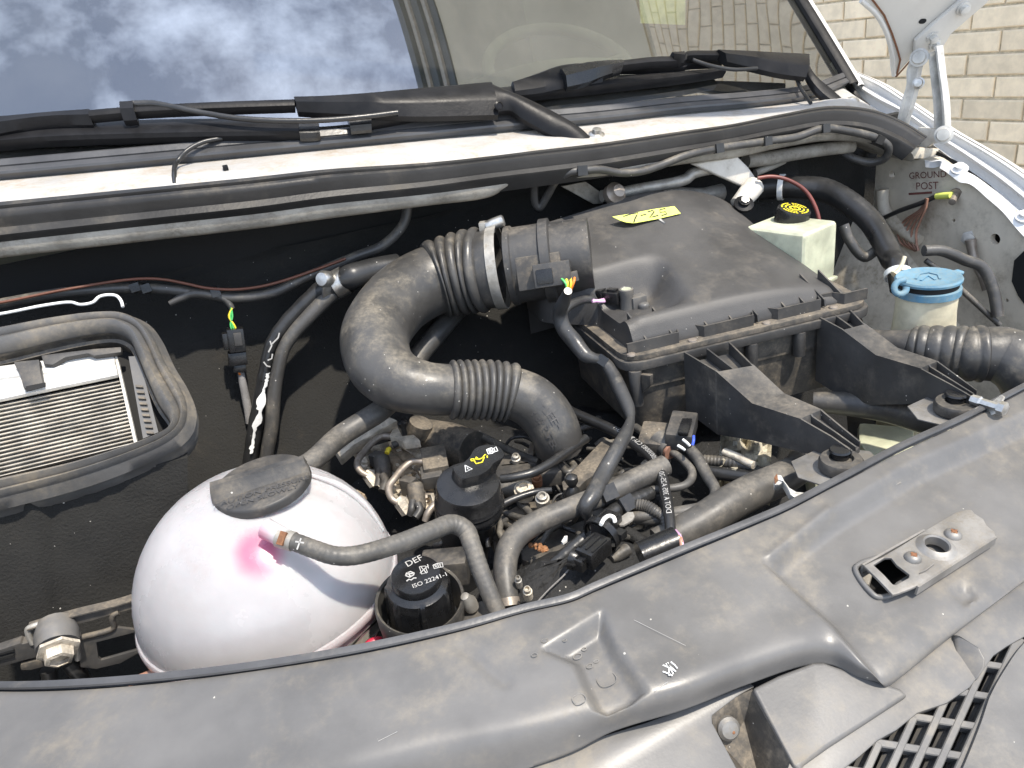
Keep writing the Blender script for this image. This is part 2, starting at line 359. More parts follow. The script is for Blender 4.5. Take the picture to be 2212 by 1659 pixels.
def glass_mat(name, tint, ior):
    m = bpy.data.materials.new(name); m.use_nodes = True; N, L = m.node_tree.nodes, m.node_tree.links; N.clear()
    o = N.new('ShaderNodeOutputMaterial'); mx_ = N.new('ShaderNodeMixShader'); fr = N.new('ShaderNodeFresnel'); fr.inputs[0].default_value = ior
    t = N.new('ShaderNodeBsdfTransparent'); t.inputs[0].default_value = tint; g = N.new('ShaderNodeBsdfGlossy'); g.inputs['Roughness'].default_value = .015
    g.inputs['Color'].default_value = (.95, .97, 1, 1)
    df = N.new('ShaderNodeBsdfDiffuse'); df.inputs[0].default_value = (.42, .41, .37, 1); m2 = N.new('ShaderNodeMixShader')
    geo = N.new('ShaderNodeNewGeometry'); nz_ = N.new('ShaderNodeTexNoise'); nz_.inputs['Scale'].default_value = 6; nz_.inputs['Detail'].default_value = 9
    mr = N.new('ShaderNodeMapRange'); mr.inputs['From Min'].default_value = .4; mr.inputs['From Max'].default_value = .75; mr.inputs['To Min'].default_value = .05; mr.inputs['To Max'].default_value = .13
    L.new(geo.outputs['Position'], nz_.inputs[0]); L.new(nz_.outputs[0], mr.inputs[0]); L.new(mr.outputs[0], m2.inputs[0])
    L.new(t.outputs[0], m2.inputs[1]); L.new(df.outputs[0], m2.inputs[2])
    L.new(fr.outputs[0], mx_.inputs[0]); L.new(m2.outputs[0], mx_.inputs[1]); L.new(g.outputs[0], mx_.inputs[2]); L.new(mx_.outputs[0], o.inputs[0]); return m
MT['glass'] = glass_mat('windscreen_glass', (.74, .82, .68, 1), 3.7)
# ------------------------------------------------------------------ ground
g = G(); n = 24; S = 60
g.grid([[V3((-S+2*S*i/n, -S+2*S*j/n, 0)) for i in range(n+1)] for j in range(n+1)])
o = obj('ground', g, MT['concrete'], origin=(0, 0, 0)); o['kind'] = 'structure'
# ------------------------------------------------------------------ brick building beside the van
WX, WY0, WY1, WH = 3.55, .2, 13.0, 10.6
PB, PH = .305, .1017; TH = R(4.0)                     # brick module; wall leans off the van axis by TH
wd = V3((-math.sin(TH), math.cos(TH), 0)); wn_ = V3((-math.cos(TH), -math.sin(TH), 0))
def wp(s, z, o_=0.): return V3((WX, 2.6, 0)) + wd*(s-2.4) + wn_*o_ + V3((0, 0, z))
bld = thing('brick_building', 'tall cream brick building wall beside the white van', 'building', wp(2.4, 0))
g = G(); g.prism([wp(WY0, -.02), wp(WY1, -.02), wp(WY1, -.02, -.3), wp(WY0, -.02, -.3)], (0, 0, WH)); obj('mortar_wall', g, MT['mortar'], bld, 0)
def brick_geo(c, L_, H_):
    g = G(); hx, hz = L_/2, H_/2; e = .006
    ring = lambda k, o_: [c+wd*(a*(hx-k))+V3((0, 0, b*(hz-k)))+wn_*o_ for a, b in ((-1, -1), (1, -1), (1, 1), (-1, 1))]
    a, b = ring(0, .007), ring(e, .012)
    base = ring(0, -.01)
    g.add(base+a+b, [(8, 9, 10, 11)]+[(i, (i+1) % 4, 4+(i+1) % 4, 4+i) for i in range(4)]+[(4+i, 4+(i+1) % 4, 8+(i+1) % 4, 8+i) for i in range(4)])
    return g
cells = []
for r_ in range(int((WH-.9)/PH)):
    for k in range(int((WY1-WY0)/PB)):
        s = WY0 + PB*(k+.5+(.5 if r_ % 2 else 0)); 
        if s+PB/2 < WY1 and PH*(r_+.5) < 4.6: cells.append((s, PH*(r_+.5)))
def seen(s, z):
    p = wp(s, z); 
    if depth(p) < .2: return False
    u, v = px(p); return 1690 < u < 2290 and -80 < v < 560
near = [c for c in cells if seen(*c)]; rest = [c for c in cells if not seen(*c)]
off = V3(bld.location); proto = None
for s, z in near[:300]:
    if proto is None:
        proto = brick_geo(V3((0, 0, 0)), PB-.011, PH-.011); b0 = obj('brick', proto, MT['brick'], bld, 25); 
        for v in b0.data.vertices: v.co += off
        b = b0
    else:
        b = b0.copy(); COL.objects.link(b); b.parent = bld
    b.location = wp(s+random.uniform(-.002, .002), z+random.uniform(-.0015, .0015), random.uniform(-.002, .002)) - off
g = G()
for s, z in rest+near[300:]:
    q = brick_geo(wp(s, z), PB-.011, PH-.011); g.add(q.v, q.f)
o = obj('bricks_beyond', g, MT['brick'], bld, 0); o['kind'] = 'stuff'
zt = WH-.9
g = G(); g.prism([wp(WY0, 4.66, -.1), wp(WY1, 4.66, -.1), wp(WY1, 4.66, .03), wp(WY0, 4.66, .03)], (0, 0, zt-4.66)); obj('rendered_upper_wall', g, mat('beige_render', (.62, .55, .40), .9, scale=1.5, var=.08, bump=.3), bld, 0)
for k, (za, zb, pr, mm) in enumerate(((zt, zt+.28, .06, 'trim_dark'), (zt+.30, zt+.46, .10, 'trim_light'), (zt+.48, zt+.80, .16, 'trim_dark'), (zt+.82, zt+.98, .20, 'trim_light'), (zt+1.0, zt+1.3, .28, 'trim_dark'))):
    g = G(); g.prism([wp(WY0, za, -.2), wp(WY1, za, -.2), wp(WY1, za, pr), wp(WY0, za, pr)], (0, 0, zb-za)); obj('fascia_band', g, MT[mm], bld, 0)
# ------------------------------------------------------------------ van
van = thing('van', 'white van parked by the brick wall with its hood raised and engine bay open', 'van', (.45, 1.2, 0))
def curve(pts, sub=6, **k): return cat([P((a[0], a[1]), y=a[2]) if len(a) == 3 else P((a[0], a[1]), **k) for a in pts], sub)
# -- windscreen
GB = [(-680, 462, 1.37), (-330, 425, 1.28), (-150, 405, 1.25), (0, 392, 1.235), (350, 360, 1.20), (713, 325, 1.175), (1060, 290, 1.165), (1303, 268, 1.165), (1481, 247, 1.175), (1620, 235, 1.19), (1756, 217, 1.215), (1828, 190, 1.25)]
gb = curve(GB, 8)
A_ = R(41); Cr = gb[-1]; rr_ = ray(1703, 0)
t_ = (math.tan(A_)*(-Cr.y)-(CAM.z-Cr.z))/(rr_.z-math.tan(A_)*rr_.y); Tr = CAM+rr_*t_
gx_r = (Tr.x-Cr.x)/(Tr.y-Cr.y)
def glass_pt(i, h, lift=0.):
    b = gb[i]; q = max(-1.15, min(1.15, (b.x-.45)/(Cr.x-.45))); gx = gx_r*q**3
    bulge = .035*math.sin(min(1, h/.85)*math.pi)*(1-.4*q*q)
    return b + V3((gx*math.cos(A_), math.cos(A_), math.sin(A_)))*h + V3((q*.2, -math.sin(A_), math.cos(A_)))*(bulge*.5+lift)
NI = len(gb); hs = [.95*k/24 for k in range(25)]
g = G(); g.grid([[glass_pt(i, h) for i in range(NI)] for h in hs]); ws = obj('windscreen', g, MT['glass'], van, 60)
FH = lambda i: .105-.03*i/(NI-1)
g = G(); g.grid([[glass_pt(i, h*FH(i), -.004) for i in range(NI)] for h in (0, .25, .5, .75, 1)]); obj('frit_band', g, MT['frit'], ws, 60)
g = G()
for i in range(NI-1):
    for k in range(5):
        for row in range(3):
            t = (k+.5*(row % 2))/5; a = glass_pt(i, FH(i)+.003+.004*row, -.004).lerp(glass_pt(i+1, FH(i+1)+.003+.004*row, -.004), t); s_ = .0016-.0003*row
            g.add([a+V3((-s_, 0, 0)), a+V3((0, -s_*.75, -s_*.65)), a+V3((s_, 0, 0)), a+V3((0, s_*.75, s_*.65))], [(0, 1, 2, 3)])
o = obj('frit_dots', g, MT['frit'], ws, 0); o['kind'] = 'stuff'
# rubber strip along the foot of the glass
tA = [glass_pt(i, .032, .006) for i in range(NI)]; tB = [glass_pt(i, .004, .006) for i in range(NI)]
g = G(); g.ribbon(tA, tB, [(0, -.004), (0, .003), (.12, .005), (.45, .004), (.5, .001), (.55, .004), (.9, .006), (1, .004), (1, -.006)]); obj('windscreen_trim', g, MT['panel_trim'], van, 30)
# A pillar: black seal and white post
NH = len(hs); eA = [glass_pt(NI-1, h, .004) for h in hs]; eB = [p+V3((.022, -.006, .0)) for p in eA]; eC = [p+V3((.075, .03, -.012)) for p in eA]
g = G(); g.ribbon(eA, eB, [(0, -.004), (.1, .006), (.5, .009), (.9, .007), (1, -.004)]); obj('pillar_seal', g, MT['wiper'], van)
g = G(); g.ribbon(eB, eC, [(0, -.004), (.3, .004), (.7, .004), (1, -.01)]); obj('windscreen_pillar', g, MT['white'], van)
# left pillar so that the cab is closed off the frame too
eL = [glass_pt(0, h, .004) for h in hs]; eM = [p+V3((-.08, .03, 0)) for p in eL]
g = G(); g.ribbon(eL, eM, [(0, 0), (.5, .01), (1, 0)]); obj('windscreen_pillar', g, MT['white'], van)
# cab: roof, rear bulkhead, dashboard, seats
top = [glass_pt(i, .95) for i in range(NI)]
g = G(); g.grid([top, [p+V3((0, .35, .10)) for p in top], [p+V3((0, 1.2, .14)) for p in top]]); obj('cab_roof', g, MT['white'], van)
xa, xb = gb[0].x-.05, Cr.x+.08
for e_ in (eC, eM):
    g = G(); g.grid([e_, [p+V3((0, .8, 0)) for p in e_], [p+V3((0, 1.9, 0)) for p in e_]]); b_ = e_[0]; g.grid([[b_, b_+V3((0, 1.9, 0))], [b_-V3((0, 0, .9)), b_+V3((0, 1.9, -.9))]]); obj('cab_side', g, MT['dash'], van, 0)
g = G(); g.box(((xa+xb)/2, 3.2, 1.3), (xb-xa, .03, 1.7)); obj('cab_bulkhead', g, MT['dash'], van, 0)
g = G(); rows = []
for y_, z_ in ((1.235, 1.33), (1.30, 1.365), (1.45, 1.375), (1.62, 1.40), (1.72, 1.385), (1.76, 1.30), (1.76, .8)):
    rows.append([V3((xa+.04+(xb-xa-.08)*k/30, y_+.05*((k-15)/15.)**2, z_ - .02*((k-15)/15.)**2 + (.045*math.exp(-((k-22)/4.)**2) if 1.5 < y_ < 1.74 else 0))) for k in range(31)])
g.grid(rows); dash = obj('dashboard', g, MT['dash'], van, 50)
g = G(); c = V3((.88, 1.86, 1.40)); ax = V3((0, -.55, .83)); g.tube([c+basis(ax)[0]*.19*math.cos(a)+basis(ax)[1]*.19*math.sin(a) for a in [2*math.pi*k/32 for k in range(33)]], .016, 10, 1, False, smooth=False)
g.tube([c-basis(ax)[0]*.18, c-ax*.03, c+basis(ax)[0]*.18], .02, 8); obj('steering_wheel', g, MT['seat'], van)
for xc in (.88, .02):
    st = obj('seat', G().box((xc, 2.35, 1.0), (.5, .5, .2)), MT['seat'], van, 30, .05); obj('backrest', G().box((xc, 2.62, 1.4), (.48, .14, .75), ez=(0, .2, 1)), MT['seat'], st, 30, .05)
    obj('headrest', G().box((xc, 2.72, 1.88), (.28, .12, .2)), MT['seat'], st, 30, .04)
pp = tag(obj('paper_sheet', G().prism([P(c, y=1.66) for c in ((1378, -70), (1482, -75), (1480, 54), (1384, 50))], (0, .002, 0)), MT['paper'], None, 0), 'yellow green sheet of paper standing on the dashboard behind the glass', 'paper')
# -- hood seal, cowl strip and flange
SE = [(-330, 458, 552, 1.13), (-150, 440, 535, 1.10), (0, 426, 517, 1.09), (350, 393, 478, 1.06), (560, 372, 455, 1.048), (713, 357, 434, 1.04), (921, 346, 412, 1.035), (1060, 333, 393, 1.035), (1165, 319, 380, 1.035), (1303, 302, 362, 1.04), (1481, 276, 332, 1.05), (1583, 262, 314, 1.06), (1687, 240, 293, 1.07), (1791, 222, 277, 1.075), (1878, 231, 284, 1.07), (1947, 260, 306, 1.05), (1992, 290, 328, 1.03)]
sA = cat([P((a, b+17), y=d) for a, b, c, d in SE], 8); sB = cat([P((a-(12 if a > 1850 else 0)*(a-1850)/70, c), y=d-.035) for a, b, c, d in SE], 8)
g = G(); g.ribbon(sA, sB, [(0, -.02), (.0, .0), (.06, .010), (.16, .016), (.28, .017), (.33, .0135), (.38, .017), (.5, .018), (.60, .014), (.68, .006), (.72, .004), (.78, .0075), (.97, .0065), (1, .003), (1, -.02)], back=1)
obj('hood_seal', g, MT['seal'], van, 50)
LO = [(-330, 590), (-150, 572), (0, 552), (350, 512), (560, 488), (713, 467), (921, 440), (1060, 421), (1100, 402), (1303, 378), (1481, 350), (1583, 338), (1687, 316), (1791, 300), (1870, 305), (1930, 325), (1975, 345)]
lo = cat([P((a, b), y=SE[i][3]-.028) for i, (a, b) in enumerate(LO)], 8); lo2 = [p+V3((0, .10, .004)) for p in lo]
sB2 = [p+V3((0, .006, .004)) for p in sB]
g = G(); g.grid([sB2, [a.lerp(b, .5)+V3((0, -.003, 0)) for a, b in zip(sB2, lo)], lo, [p+V3((0, .006, -.004)) for p in lo], lo2]); obj('cowl_flange', g, MT['flange'], van, 50)
gl = [gb[min(NI-1, round(i*(NI-1)/(len(sA)-1)))] for i in range(len(sA))]
cw = []
for i, p in enumerate(sA):
    # pixel-wise partner on the glass foot
    u, _v = px(p); j = min(range(NI), key=lambda k: abs(px(gb[k])[0]-u)); q = gb[j].copy(); cw.append(q+V3((0, .012, .002)))
g = G(); g.grid([[p+V3((0, .01, -.004)) for p in sA], [a.lerp(b, .3)+V3((0, 0, .003)) for a, b in zip(sA, cw)], [a.lerp(b, .75) for a, b in zip(sA, cw)], cw]); obj('cowl_panel', g, MT['cowl'], van, 60)
g = G(); g.box(P(cA(1408, 1062), y=1.12)+V3((0, 0, .004)), (.007, .02, .006)); obj('clip', g, MT['wiper'], van, 30, .001)
# -- firewall and bay floor
g = G(); rows = []
for j, (y_, z_) in enumerate(((1.155, 1.262), (1.15, 1.25), (1.13, 1.2), (1.10, 1.1), (1.03, 1.0), (.98, .85), (.95, .55))):
    rows.append([V3((-.6+1.6*k/60, y_+.006*math.sin(k*.9+j*2.1)+.008*math.sin(k*.37+j), z_)) for k in range(61)])
g.grid(rows); obj('firewall', g, MT['felt'], van, 60)
g = G(); g.box((1.10, 1.165, .95), (.36, .02, .62)); obj('firewall_corner', g, MT['felt'], van, 0)
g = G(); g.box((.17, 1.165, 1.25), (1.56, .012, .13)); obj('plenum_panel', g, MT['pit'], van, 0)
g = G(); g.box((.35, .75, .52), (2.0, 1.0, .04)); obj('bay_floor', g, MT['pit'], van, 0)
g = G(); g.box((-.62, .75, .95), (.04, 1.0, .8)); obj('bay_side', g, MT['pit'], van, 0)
# -- inner wing on the far side
XI = 1.19
topc = [(1700, 300), (1780, 322), (1880, 325), (1975, 345), (2017, 340), (2065, 370), (2138, 415), (2212, 480), (2330, 560), (2500, 690)]
tw = cat([P(c, x=XI) for c in topc], 5)
holes = []
def hole_px(c, r):
    p = P(c, x=XI); return [p+V3((0, math.cos(a)*m_px(r, p), math.sin(a)*m_px(r, p))) for a in [2*math.pi*k/14 for k in range(14)]]
for c, r in ((cC(1390, 1087), 7.5), (cC(1775, 1372), 4), (cC(2032, 1488), 12), (cC(1780, 1095), 3), (cF(1222, 270), 5), (cF(2105, 368), 4)): holes.append(hole_px(c, r))
outer = list(tw)+[V3((XI, tw[-1].y, .7)), V3((XI, 1.13, .7)), V3((XI, 1.13, tw[0].z))]
outer[0:0] = []
iw = obj('inner_wing', G().holed(outer, holes, (.012, 0, 0)), MT['inner'], van, 25)
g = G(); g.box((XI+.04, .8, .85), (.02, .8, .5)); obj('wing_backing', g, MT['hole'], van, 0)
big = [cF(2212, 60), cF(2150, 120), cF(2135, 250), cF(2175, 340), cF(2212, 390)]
g = G(); g.prism([P(c, x=XI-.003) for c in big], (.002, 0, 0)); obj('wing_opening_shade', g, MT['hole'], iw, 0)  # flat black patch on the wing, painted darkness of an opening
g = G(); tp = [P(c, x=XI-.012) for c in (cC(1330, 1180), cC(1340, 1300), cC(1420, 1400), cC(1560, 1500))]; g.tube(tp, .012, 10); obj('pressed_rib', g, MT['inner'], iw, 60)
wa = [cC(1112, 1190), cC(1000, 1385), cC(962, 1600), cF(958, 200), cF(1060, 330), cF(1180, 420), cF(1260, 640), cF(1800, 640), cF(1900, 300), cC(1600, 1590), cC(1480, 1500), cC(1300, 1330)]
wpl = (P(cC(1100, 1250), x=XI-.02), V3((-.85, -.35, .40)).normalized()); g = G(); g.prism([P(c, pl=wpl) for c in wa], wpl[1]*-.004); obj('wheel_arch', g, MT['inner'], van, 25, .001)
# flange on top of the inner wing, wavy, bright
FA = [cC(1535, 985), cC(1600, 985), cC(1650, 968), cC(1690, 992), cC(1760, 1025), cC(1800, 1045), cC(1870, 1095), cC(2000, 1180), cC(2100, 1260), cC(2170, 1325), cC(2260, 1420), cC(2420, 1560)]
FB = [cC(1600, 1012), cC(1650, 1018), cC(1690, 1015), cC(1740, 1040), cC(1770, 1065), cC(1830, 1108), cC(1900, 1122), cC(2010, 1212), cC(2110, 1300), cC(2180, 1385), cC(2270, 1480), cC(2430, 1620)]
fa = cat([P(c, x=XI+.03) for c in FA], 5); fb = cat([P(c, x=XI-.006) for c in FB], 5)
g = G(); g.ribbon(fa, fb, [(0, -.004), (.1, .002), (.5, .006), (.9, .003), (1, -.008)]); obj('wing_flange', g, MT['white'], van, 60)
for c in (cC(1803, 1066), cC(2205, 1362)):
    p = P(c, x=XI+.01); wb = obj('wing_bolt', G().lathe([(.014, 0), (.014, .003), (.008, .004), (.008, .010), (.004, .011)], p+V3((-.003, -.004, .004)), (-.35, -.35, .87), 14), MT['white'], van, 30)
# -- outer wing (fender)
F1 = [(1800, 128), cC(1065, 405), cC(1300, 510), cC(1500, 640), cC(1740, 800), cC(2000, 950), cC(2212, 1090), (2330, 470), (2500, 600)]
F2 = [cC(1085, 470), cC(1130, 540), cC(1260, 670), cC(1480, 775), cC(1650, 905), cC(1790, 1010), cC(2000, 1165), (2300, 545), (2450, 680)]
f1 = cat([P(c, x=1.30) for c in F1], 6); f2 = cat([P(c, x=1.278) for c in F2], 6)
g = G(); g.ribbon(f1, f2, [(-.02, -.03), (-.02, -.004), (0, .002), (.08, .003), (.14, -.006), (.35, -.012), (.48, .004), (.55, .005), (.65, -.010), (.92, -.012), (1, .004), (1.03, -.02)]); fen = obj('wing_panel', g, MT['white'], van, 30)
out = [p+V3((.03, 0, -.01)) for p in f1]; out2 = [p+V3((.10, 0, -.15)) for p in f1]; out3 = [p+V3((.14, 0, -.7)) for p in f1]
g = G(); g.grid([[p+V3((.004, 0, .0)) for p in f1], out, out2, out3]); obj('wing_skin', g, MT['white'], van, 50)
# black gap pieces
g = G(); gq = cat([P(c, x=1.245) for c in (cC(1062, 415), cC(1105, 500), cC(1165, 600), cC(1235, 668))], 5); g.tube(gq, .007, 8, 1); obj('gap_seal', g, MT['wiper'], van)
g = G(); g.prism([P(c, x=1.228) for c in (cC(1600, 905), cC(1790, 1000), cC(2000, 1150), (2250, 510), (2260, 560), cC(1950, 1180), cC(1800, 1050), cC(1660, 960))], (.004, 0, -.004)); obj('gap_shade_strip', g, MT['hole'], van, 0)  # black strip painting in the shade of the wing gap
# corner bracket between seal end and wing
g = G(); a = [P(c, y=1.03) for c in (cC(1530, 990), cC(1500, 960), cC(1545, 915), cC(1690, 925), cC(1670, 960), cC(1620, 985))]; g.prism(a, (0, .02, 0)); obj('cowl_corner', g, MT['inner'], van, 30, .003)
# ------------------------------------------------------------------ front panel over the radiator
ZE = 1.06
CO = [((-420, 1455), (-520, 1760), (-540, 1890), 1.03, 1.0), ((-200, 1478), (-260, 1765), (-270, 1900), 1.03, 1.0), ((0, 1494), (-40, 1745), (-50, 1875), 1.035, 1.0), ((347, 1475), (300, 1727), (290, 1850), 1.035, 1.0),
      ((713, 1425), (680, 1676), (670, 1790), 1.035, 1.0), ((991, 1366), (960, 1606), (955, 1715), 1.035, 1.0), ((1130, 1327), (1130, 1572), (1130, 1662), 1.035, 1.003),
      ((1234, 1302), (1240, 1546), (1240, 1622), 1.034, 1.005), ((1286, 1279), (1320, 1526), (1320, 1582), 1.033, 1.008), ((1481, 1196), (1481, 1488), (1481, 1534), 1.03, 1.01),
      ((1560, 1164), (1618, 1436), (1618, 1479), 1.025, 1.005), ((1640, 1131), (1739, 1400), (1739, 1439), 1.02, 1.0), ((1700, 1105), (1796, 1398), (1796, 1437), 1.015, .998),
      ((1790, 1058), (1861, 1436), (1861, 1463), 1.01, .995), ((1830, 1037), (1905, 1448), (1908, 1468), 1.008, .994), ((1940, 978), (2040, 1354), (2046, 1366), 1.008, .997),
      ((2090, 909), (2212, 1231), (2218, 1243), 1.01, 1.0), ((2212, 846), (2400, 1092), (2408, 1106), 1.013, 1.003), ((2400, 745), (2650, 890), (2660, 905), 1.015, 1.005)]
SB_ = 24
cE_ = cat([P(a, z=ZE-.002) for a, b, c, z1, z2 in CO], SB_); cFo = cat([P(b, z=z1) for a, b, c, z1, z2 in CO], SB_); cLo = cat([P(c, z=z2) for a, b, c, z1, z2 in CO], SB_)
def seg_d(p, a, b):
    ax, ay = a; bx, by = b; dx, dy = bx-ax, by-ay; t = max(0, min(1, ((p[0]-ax)*dx+(p[1]-ay)*dy)/(dx*dx+dy*dy+1e-9)))
    return math.hypot(p[0]-ax-t*dx, p[1]-ay-t*dy)
def inpoly(p, q):
    c = False; n = len(q)
    for i in range(n):
        a, b = q[i], q[i-1]
        if (a[1] > p[1]) != (b[1] > p[1]) and p[0] < (b[0]-a[0])*(p[1]-a[1])/(b[1]-a[1])+a[0]: c = not c
    return c
def sdist(p, q):
    d = min(seg_d(p, q[i], q[i-1]) for i in range(len(q))); return d if inpoly(p, q) else -d
POCK = [(1172, 1402), (1300, 1322), (1330, 1392), (1396, 1492), (1366, 1520), (1310, 1545), (1282, 1530), (1238, 1432)]
LOWR = [(1655, 1213), (1785, 1120), (1965, 1008), (2212, 900), (2450, 760), (2700, 900), (2450, 1090), (2212, 1250), (1915, 1480), (1800, 1345)]
TAB = [cI(1745, 490), cI(1860, 410), cI(1950, 520), cI(1850, 590)]
HOLE = [cI(1165, 410), cI(1330, 350), cI(1400, 345), cI(1510, 455), cI(1425, 525), cI(1400, 560), cI(1385, 585), cI(1300, 598), cI(1265, 575), cI(1180, 470)]
def disp(p):
    dz = 0.
    if 1140 < p[0] < 1430: dz -= .012*sstep(-9, 26, sdist(p, POCK))
    if p[0] > 1600: dz -= .014*sstep(-12, 20, sdist(p, LOWR)); 
    if p[0] > 2020 and p[1] > 1150: dz -= .004*sstep(0, 12, sdist(p, TAB))
    dz += .0035*math.exp(-(seg_d(p, (1670, 1205), (1790, 1105))/13)**2)         # pressed bead
    dz -= .002*math.exp(-(seg_d(p, (1000, 1370+30), (1090, 1470))/16)**2)
    dz += .0012*math.sin(p[0]/140)*math.sin(p[1]/90)
    return dz
rows = []; NR = 56
for i in range(len(cE_)):
    e, f_, l_ = cE_[i], cFo[i], cLo[i]; col = []
    back = e+V3((0, .004, -.05)); col += [back]
    ctl = [e, e.lerp(f_, .33)+V3((0, 0, .003)), e.lerp(f_, .70)+V3((0, 0, .003)), f_, l_]
    cc = cat(ctl, 14)
    for q in cc: col.append(q+V3((0, 0, disp(px(q)))))
    col += [l_+V3((0, .012, -.012)), l_+V3((0, .03, -.03))]
    rows.append(col)
g = G(); g.grid(rows)
keep = []
for f in g.f:
    c = sum((g.v[i] for i in f), V3())/len(f); u, v = px(c)
    if 1800 < u < 1990 and 1190 < v < 1310 and inpoly((u, v), HOLE): continue
    keep.append(f)
g.f = keep
fp = obj('front_panel', g, MT['panel'], van, 60)
# rim along the bay edge
eA = cat([P((a[0], a[1]-13), z=ZE+.004) for a, b, c, z1, z2 in CO], 10); eB = cat([P((a[0], a[1]+2), z=ZE-.004) for a, b, c, z1, z2 in CO], 10)
g = G(); g.ribbon(eA, eB, [(-.1, -.004), (0, -.001), (.15, .001), (.35, .0016), (.55, .0004), (.62, -.0015), (1, -.001), (1.1, -.006)]); obj('panel_rim', g, MT['panel_trim'], van, 35)
# scuff of chipped paint, drip rings
g = G(); zz = lambda c: P(c, d=depth(P(c, z=1.047)))
def on_panel(c, up=.0012):
    best = None
    for i in range(0, len(rows), 2):
        for q in rows[i][1:-2]:
            u, v = px(q); d_ = (u-c[0])**2+(v-c[1])**2
            if best is None or d_ < best[0]: best = (d_, q)
    return P(c, d=depth(best[1])) + V3((0, 0, up))
sc0 = on_panel(cJ(2110, 1040))
for a, b in (((2055, 985), (2150, 1060)), ((2075, 980), (2135, 1075)), ((2095, 985), (2110, 1085)), ((2055, 1015), (2105, 1035)), ((2070, 1060), (2130, 1085)), ((2120, 1000), (2160, 1040))):
    strip(g, [P(cJ(*a), z=sc0.z), P(cJ((a[0]+b[0])/2+4, (a[1]+b[1])/2), z=sc0.z), P(cJ(*b), z=sc0.z)], .0011, (0, 0, 1), .0004)
obj('paint_scratch', g, MT['wht'], fp, 0)
g = G()
g = G(); hl = [on_panel(c, .0005) for c in HOLE]; g.tube(cat(hl, 3, True)+[hl[0]], .0026, 8, 1, smooth=False); obj('hole_lip', g, MT['panel'], fp, 60)
g = G()
for a, b in (((1890, 745), (2212, 905)), ((300, 1500), (420, 1440)), ((2020, 1190), (2100, 1130))):
    p0, p1 = on_panel(cJ(*a)), on_panel(cJ(*b)); m_ = on_panel(cJ((a[0]+b[0])/2, (a[1]+b[1])/2)); strip(g, [p0, m_, p1], .00022, (0, 0, 1), .0002)
o = obj('scratches', g, MT['wht_worn'], fp, 0); o['kind'] = 'stuff'
g = G()
for c, r_ in (((1540, 970), 9), ((1335, 872), 7), ((1272, 960), 6), ((1720, 1110), 24), ((1550, 1235), 16), ((1615, 1030), 7), ((1580, 925), 5), ((1460, 870), 4), ((1655, 1000), 5)):
    q = on_panel(cJ(*c), .0009); k_ = m_px(r_, q); ring = [q+V3((math.cos(a)*k_*(1+.12*math.sin(2*a+c[0])), math.sin(a)*k_*.8, 0)) for a in [2*math.pi*t/20 for t in range(21)]]; strip(g, ring, .0007, (0, 0, 1), .0002)
o = obj('water_marks', g, MT['latch'], fp, 0); o['kind'] = 'stuff'
# -- latch plate
lp0 = on_panel(cI(1600, 420), .0); LPL = (lp0+V3((0, 0, .012)), V3((.02, -.14, 1)).normalized())
lpn = LPL[1]; L_ = lambda x, y: P(cI(x, y), pl=LPL)
outer = [L_(*c) for c in ((1215, 398), (1330, 345), (1450, 275), (1560, 205), (1600, 180), (1700, 120), (1790, 68), (1850, 50), (1885, 52), (1905, 75), (1960, 110), (1980, 150), (2030, 190), (2033, 215), (1900, 305), (1780, 375), (1640, 470), (1545, 525), (1500, 545), (1420, 575), (1395, 580), (1310, 490))]
win = [L_(*c) for c in ((1275, 395), (1345, 350), (1385, 350), (1420, 395), (1500, 455), (1495, 475), (1415, 520), (1395, 515), (1340, 455))]
rr0 = L_(1665, 285); rh = [rr0+basis(lpn)[0]*m_px(24, rr0)*math.cos(a)+basis(lpn)[1]*m_px(24, rr0)*math.sin(a) for a in [2*math.pi*k/20 for k in range(20)]]
lt = obj('latch_plate', G().holed(outer, [win, rh], lpn*-.003), MT['latch'], van, 30, .0008)
g = G(); r_ = m_px(27, rr0); g.lathe([(r_*1.5, 0), (r_*1.35, .0015), (r_*1.1, .004), (r_, .0045), (r_*.88, .003), (r_*.85, -.006)], rr0, lpn, 28)
g.f = [f for f in g.f if len(f) == 4]; obj('catch_collar', g, MT['latch'], lt, 40)
for c in ((1770, 210), (1520, 355)):
    p = L_(*c); r_ = m_px(17, p); s_ = obj('screw', G().lathe([(r_*1.05, 0), (r_, .002), (r_*.75, .0042), (r_*.4, .005), (r_*.38, .003), (1e-7, .0028)], p, lpn, 18), MT['latch'], lt, 40)
    g = G(); g.lathe([(r_*.42, .0051), (r_*.2, .0054), (1e-7, .0053)], p, lpn, 10, fn=lambda a, h: 1+.35*math.cos(4*a)); obj('rusty_drive', g, MT['rust'], s_, 0)
strip(G(), [rr0, rr0+V3((.01, 0, 0))], .001, lpn)
g = G(); a = [P(cI(*c), pl=LPL) for c in ((1560, 455), (1600, 440), (1650, 400), (1655, 385), (1610, 415), (1570, 445))]; g.prism(a, lpn*.0025); obj('bead', g, MT['latch'], lt, 30, .0006)
for k in (0, 1):   # returned edges of the plate
    a = ((1215, 398), (1600, 180)) if k == 0 else ((1545, 525), (2033, 215)); q0, q1 = L_(*a[0]), L_(*a[1])
    g = G(); g.prism([q0, q1, q1-lpn*.010, q0-lpn*.010], lpn.cross(q1-q0).normalized()*(.002 if k == 0 else -.002)); obj('plate_edge', g, MT['latch'], lt, 30)
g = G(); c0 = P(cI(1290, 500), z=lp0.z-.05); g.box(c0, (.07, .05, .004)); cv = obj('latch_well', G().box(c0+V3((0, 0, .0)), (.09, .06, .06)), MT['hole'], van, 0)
cv.data.polygons[0].use_smooth = False
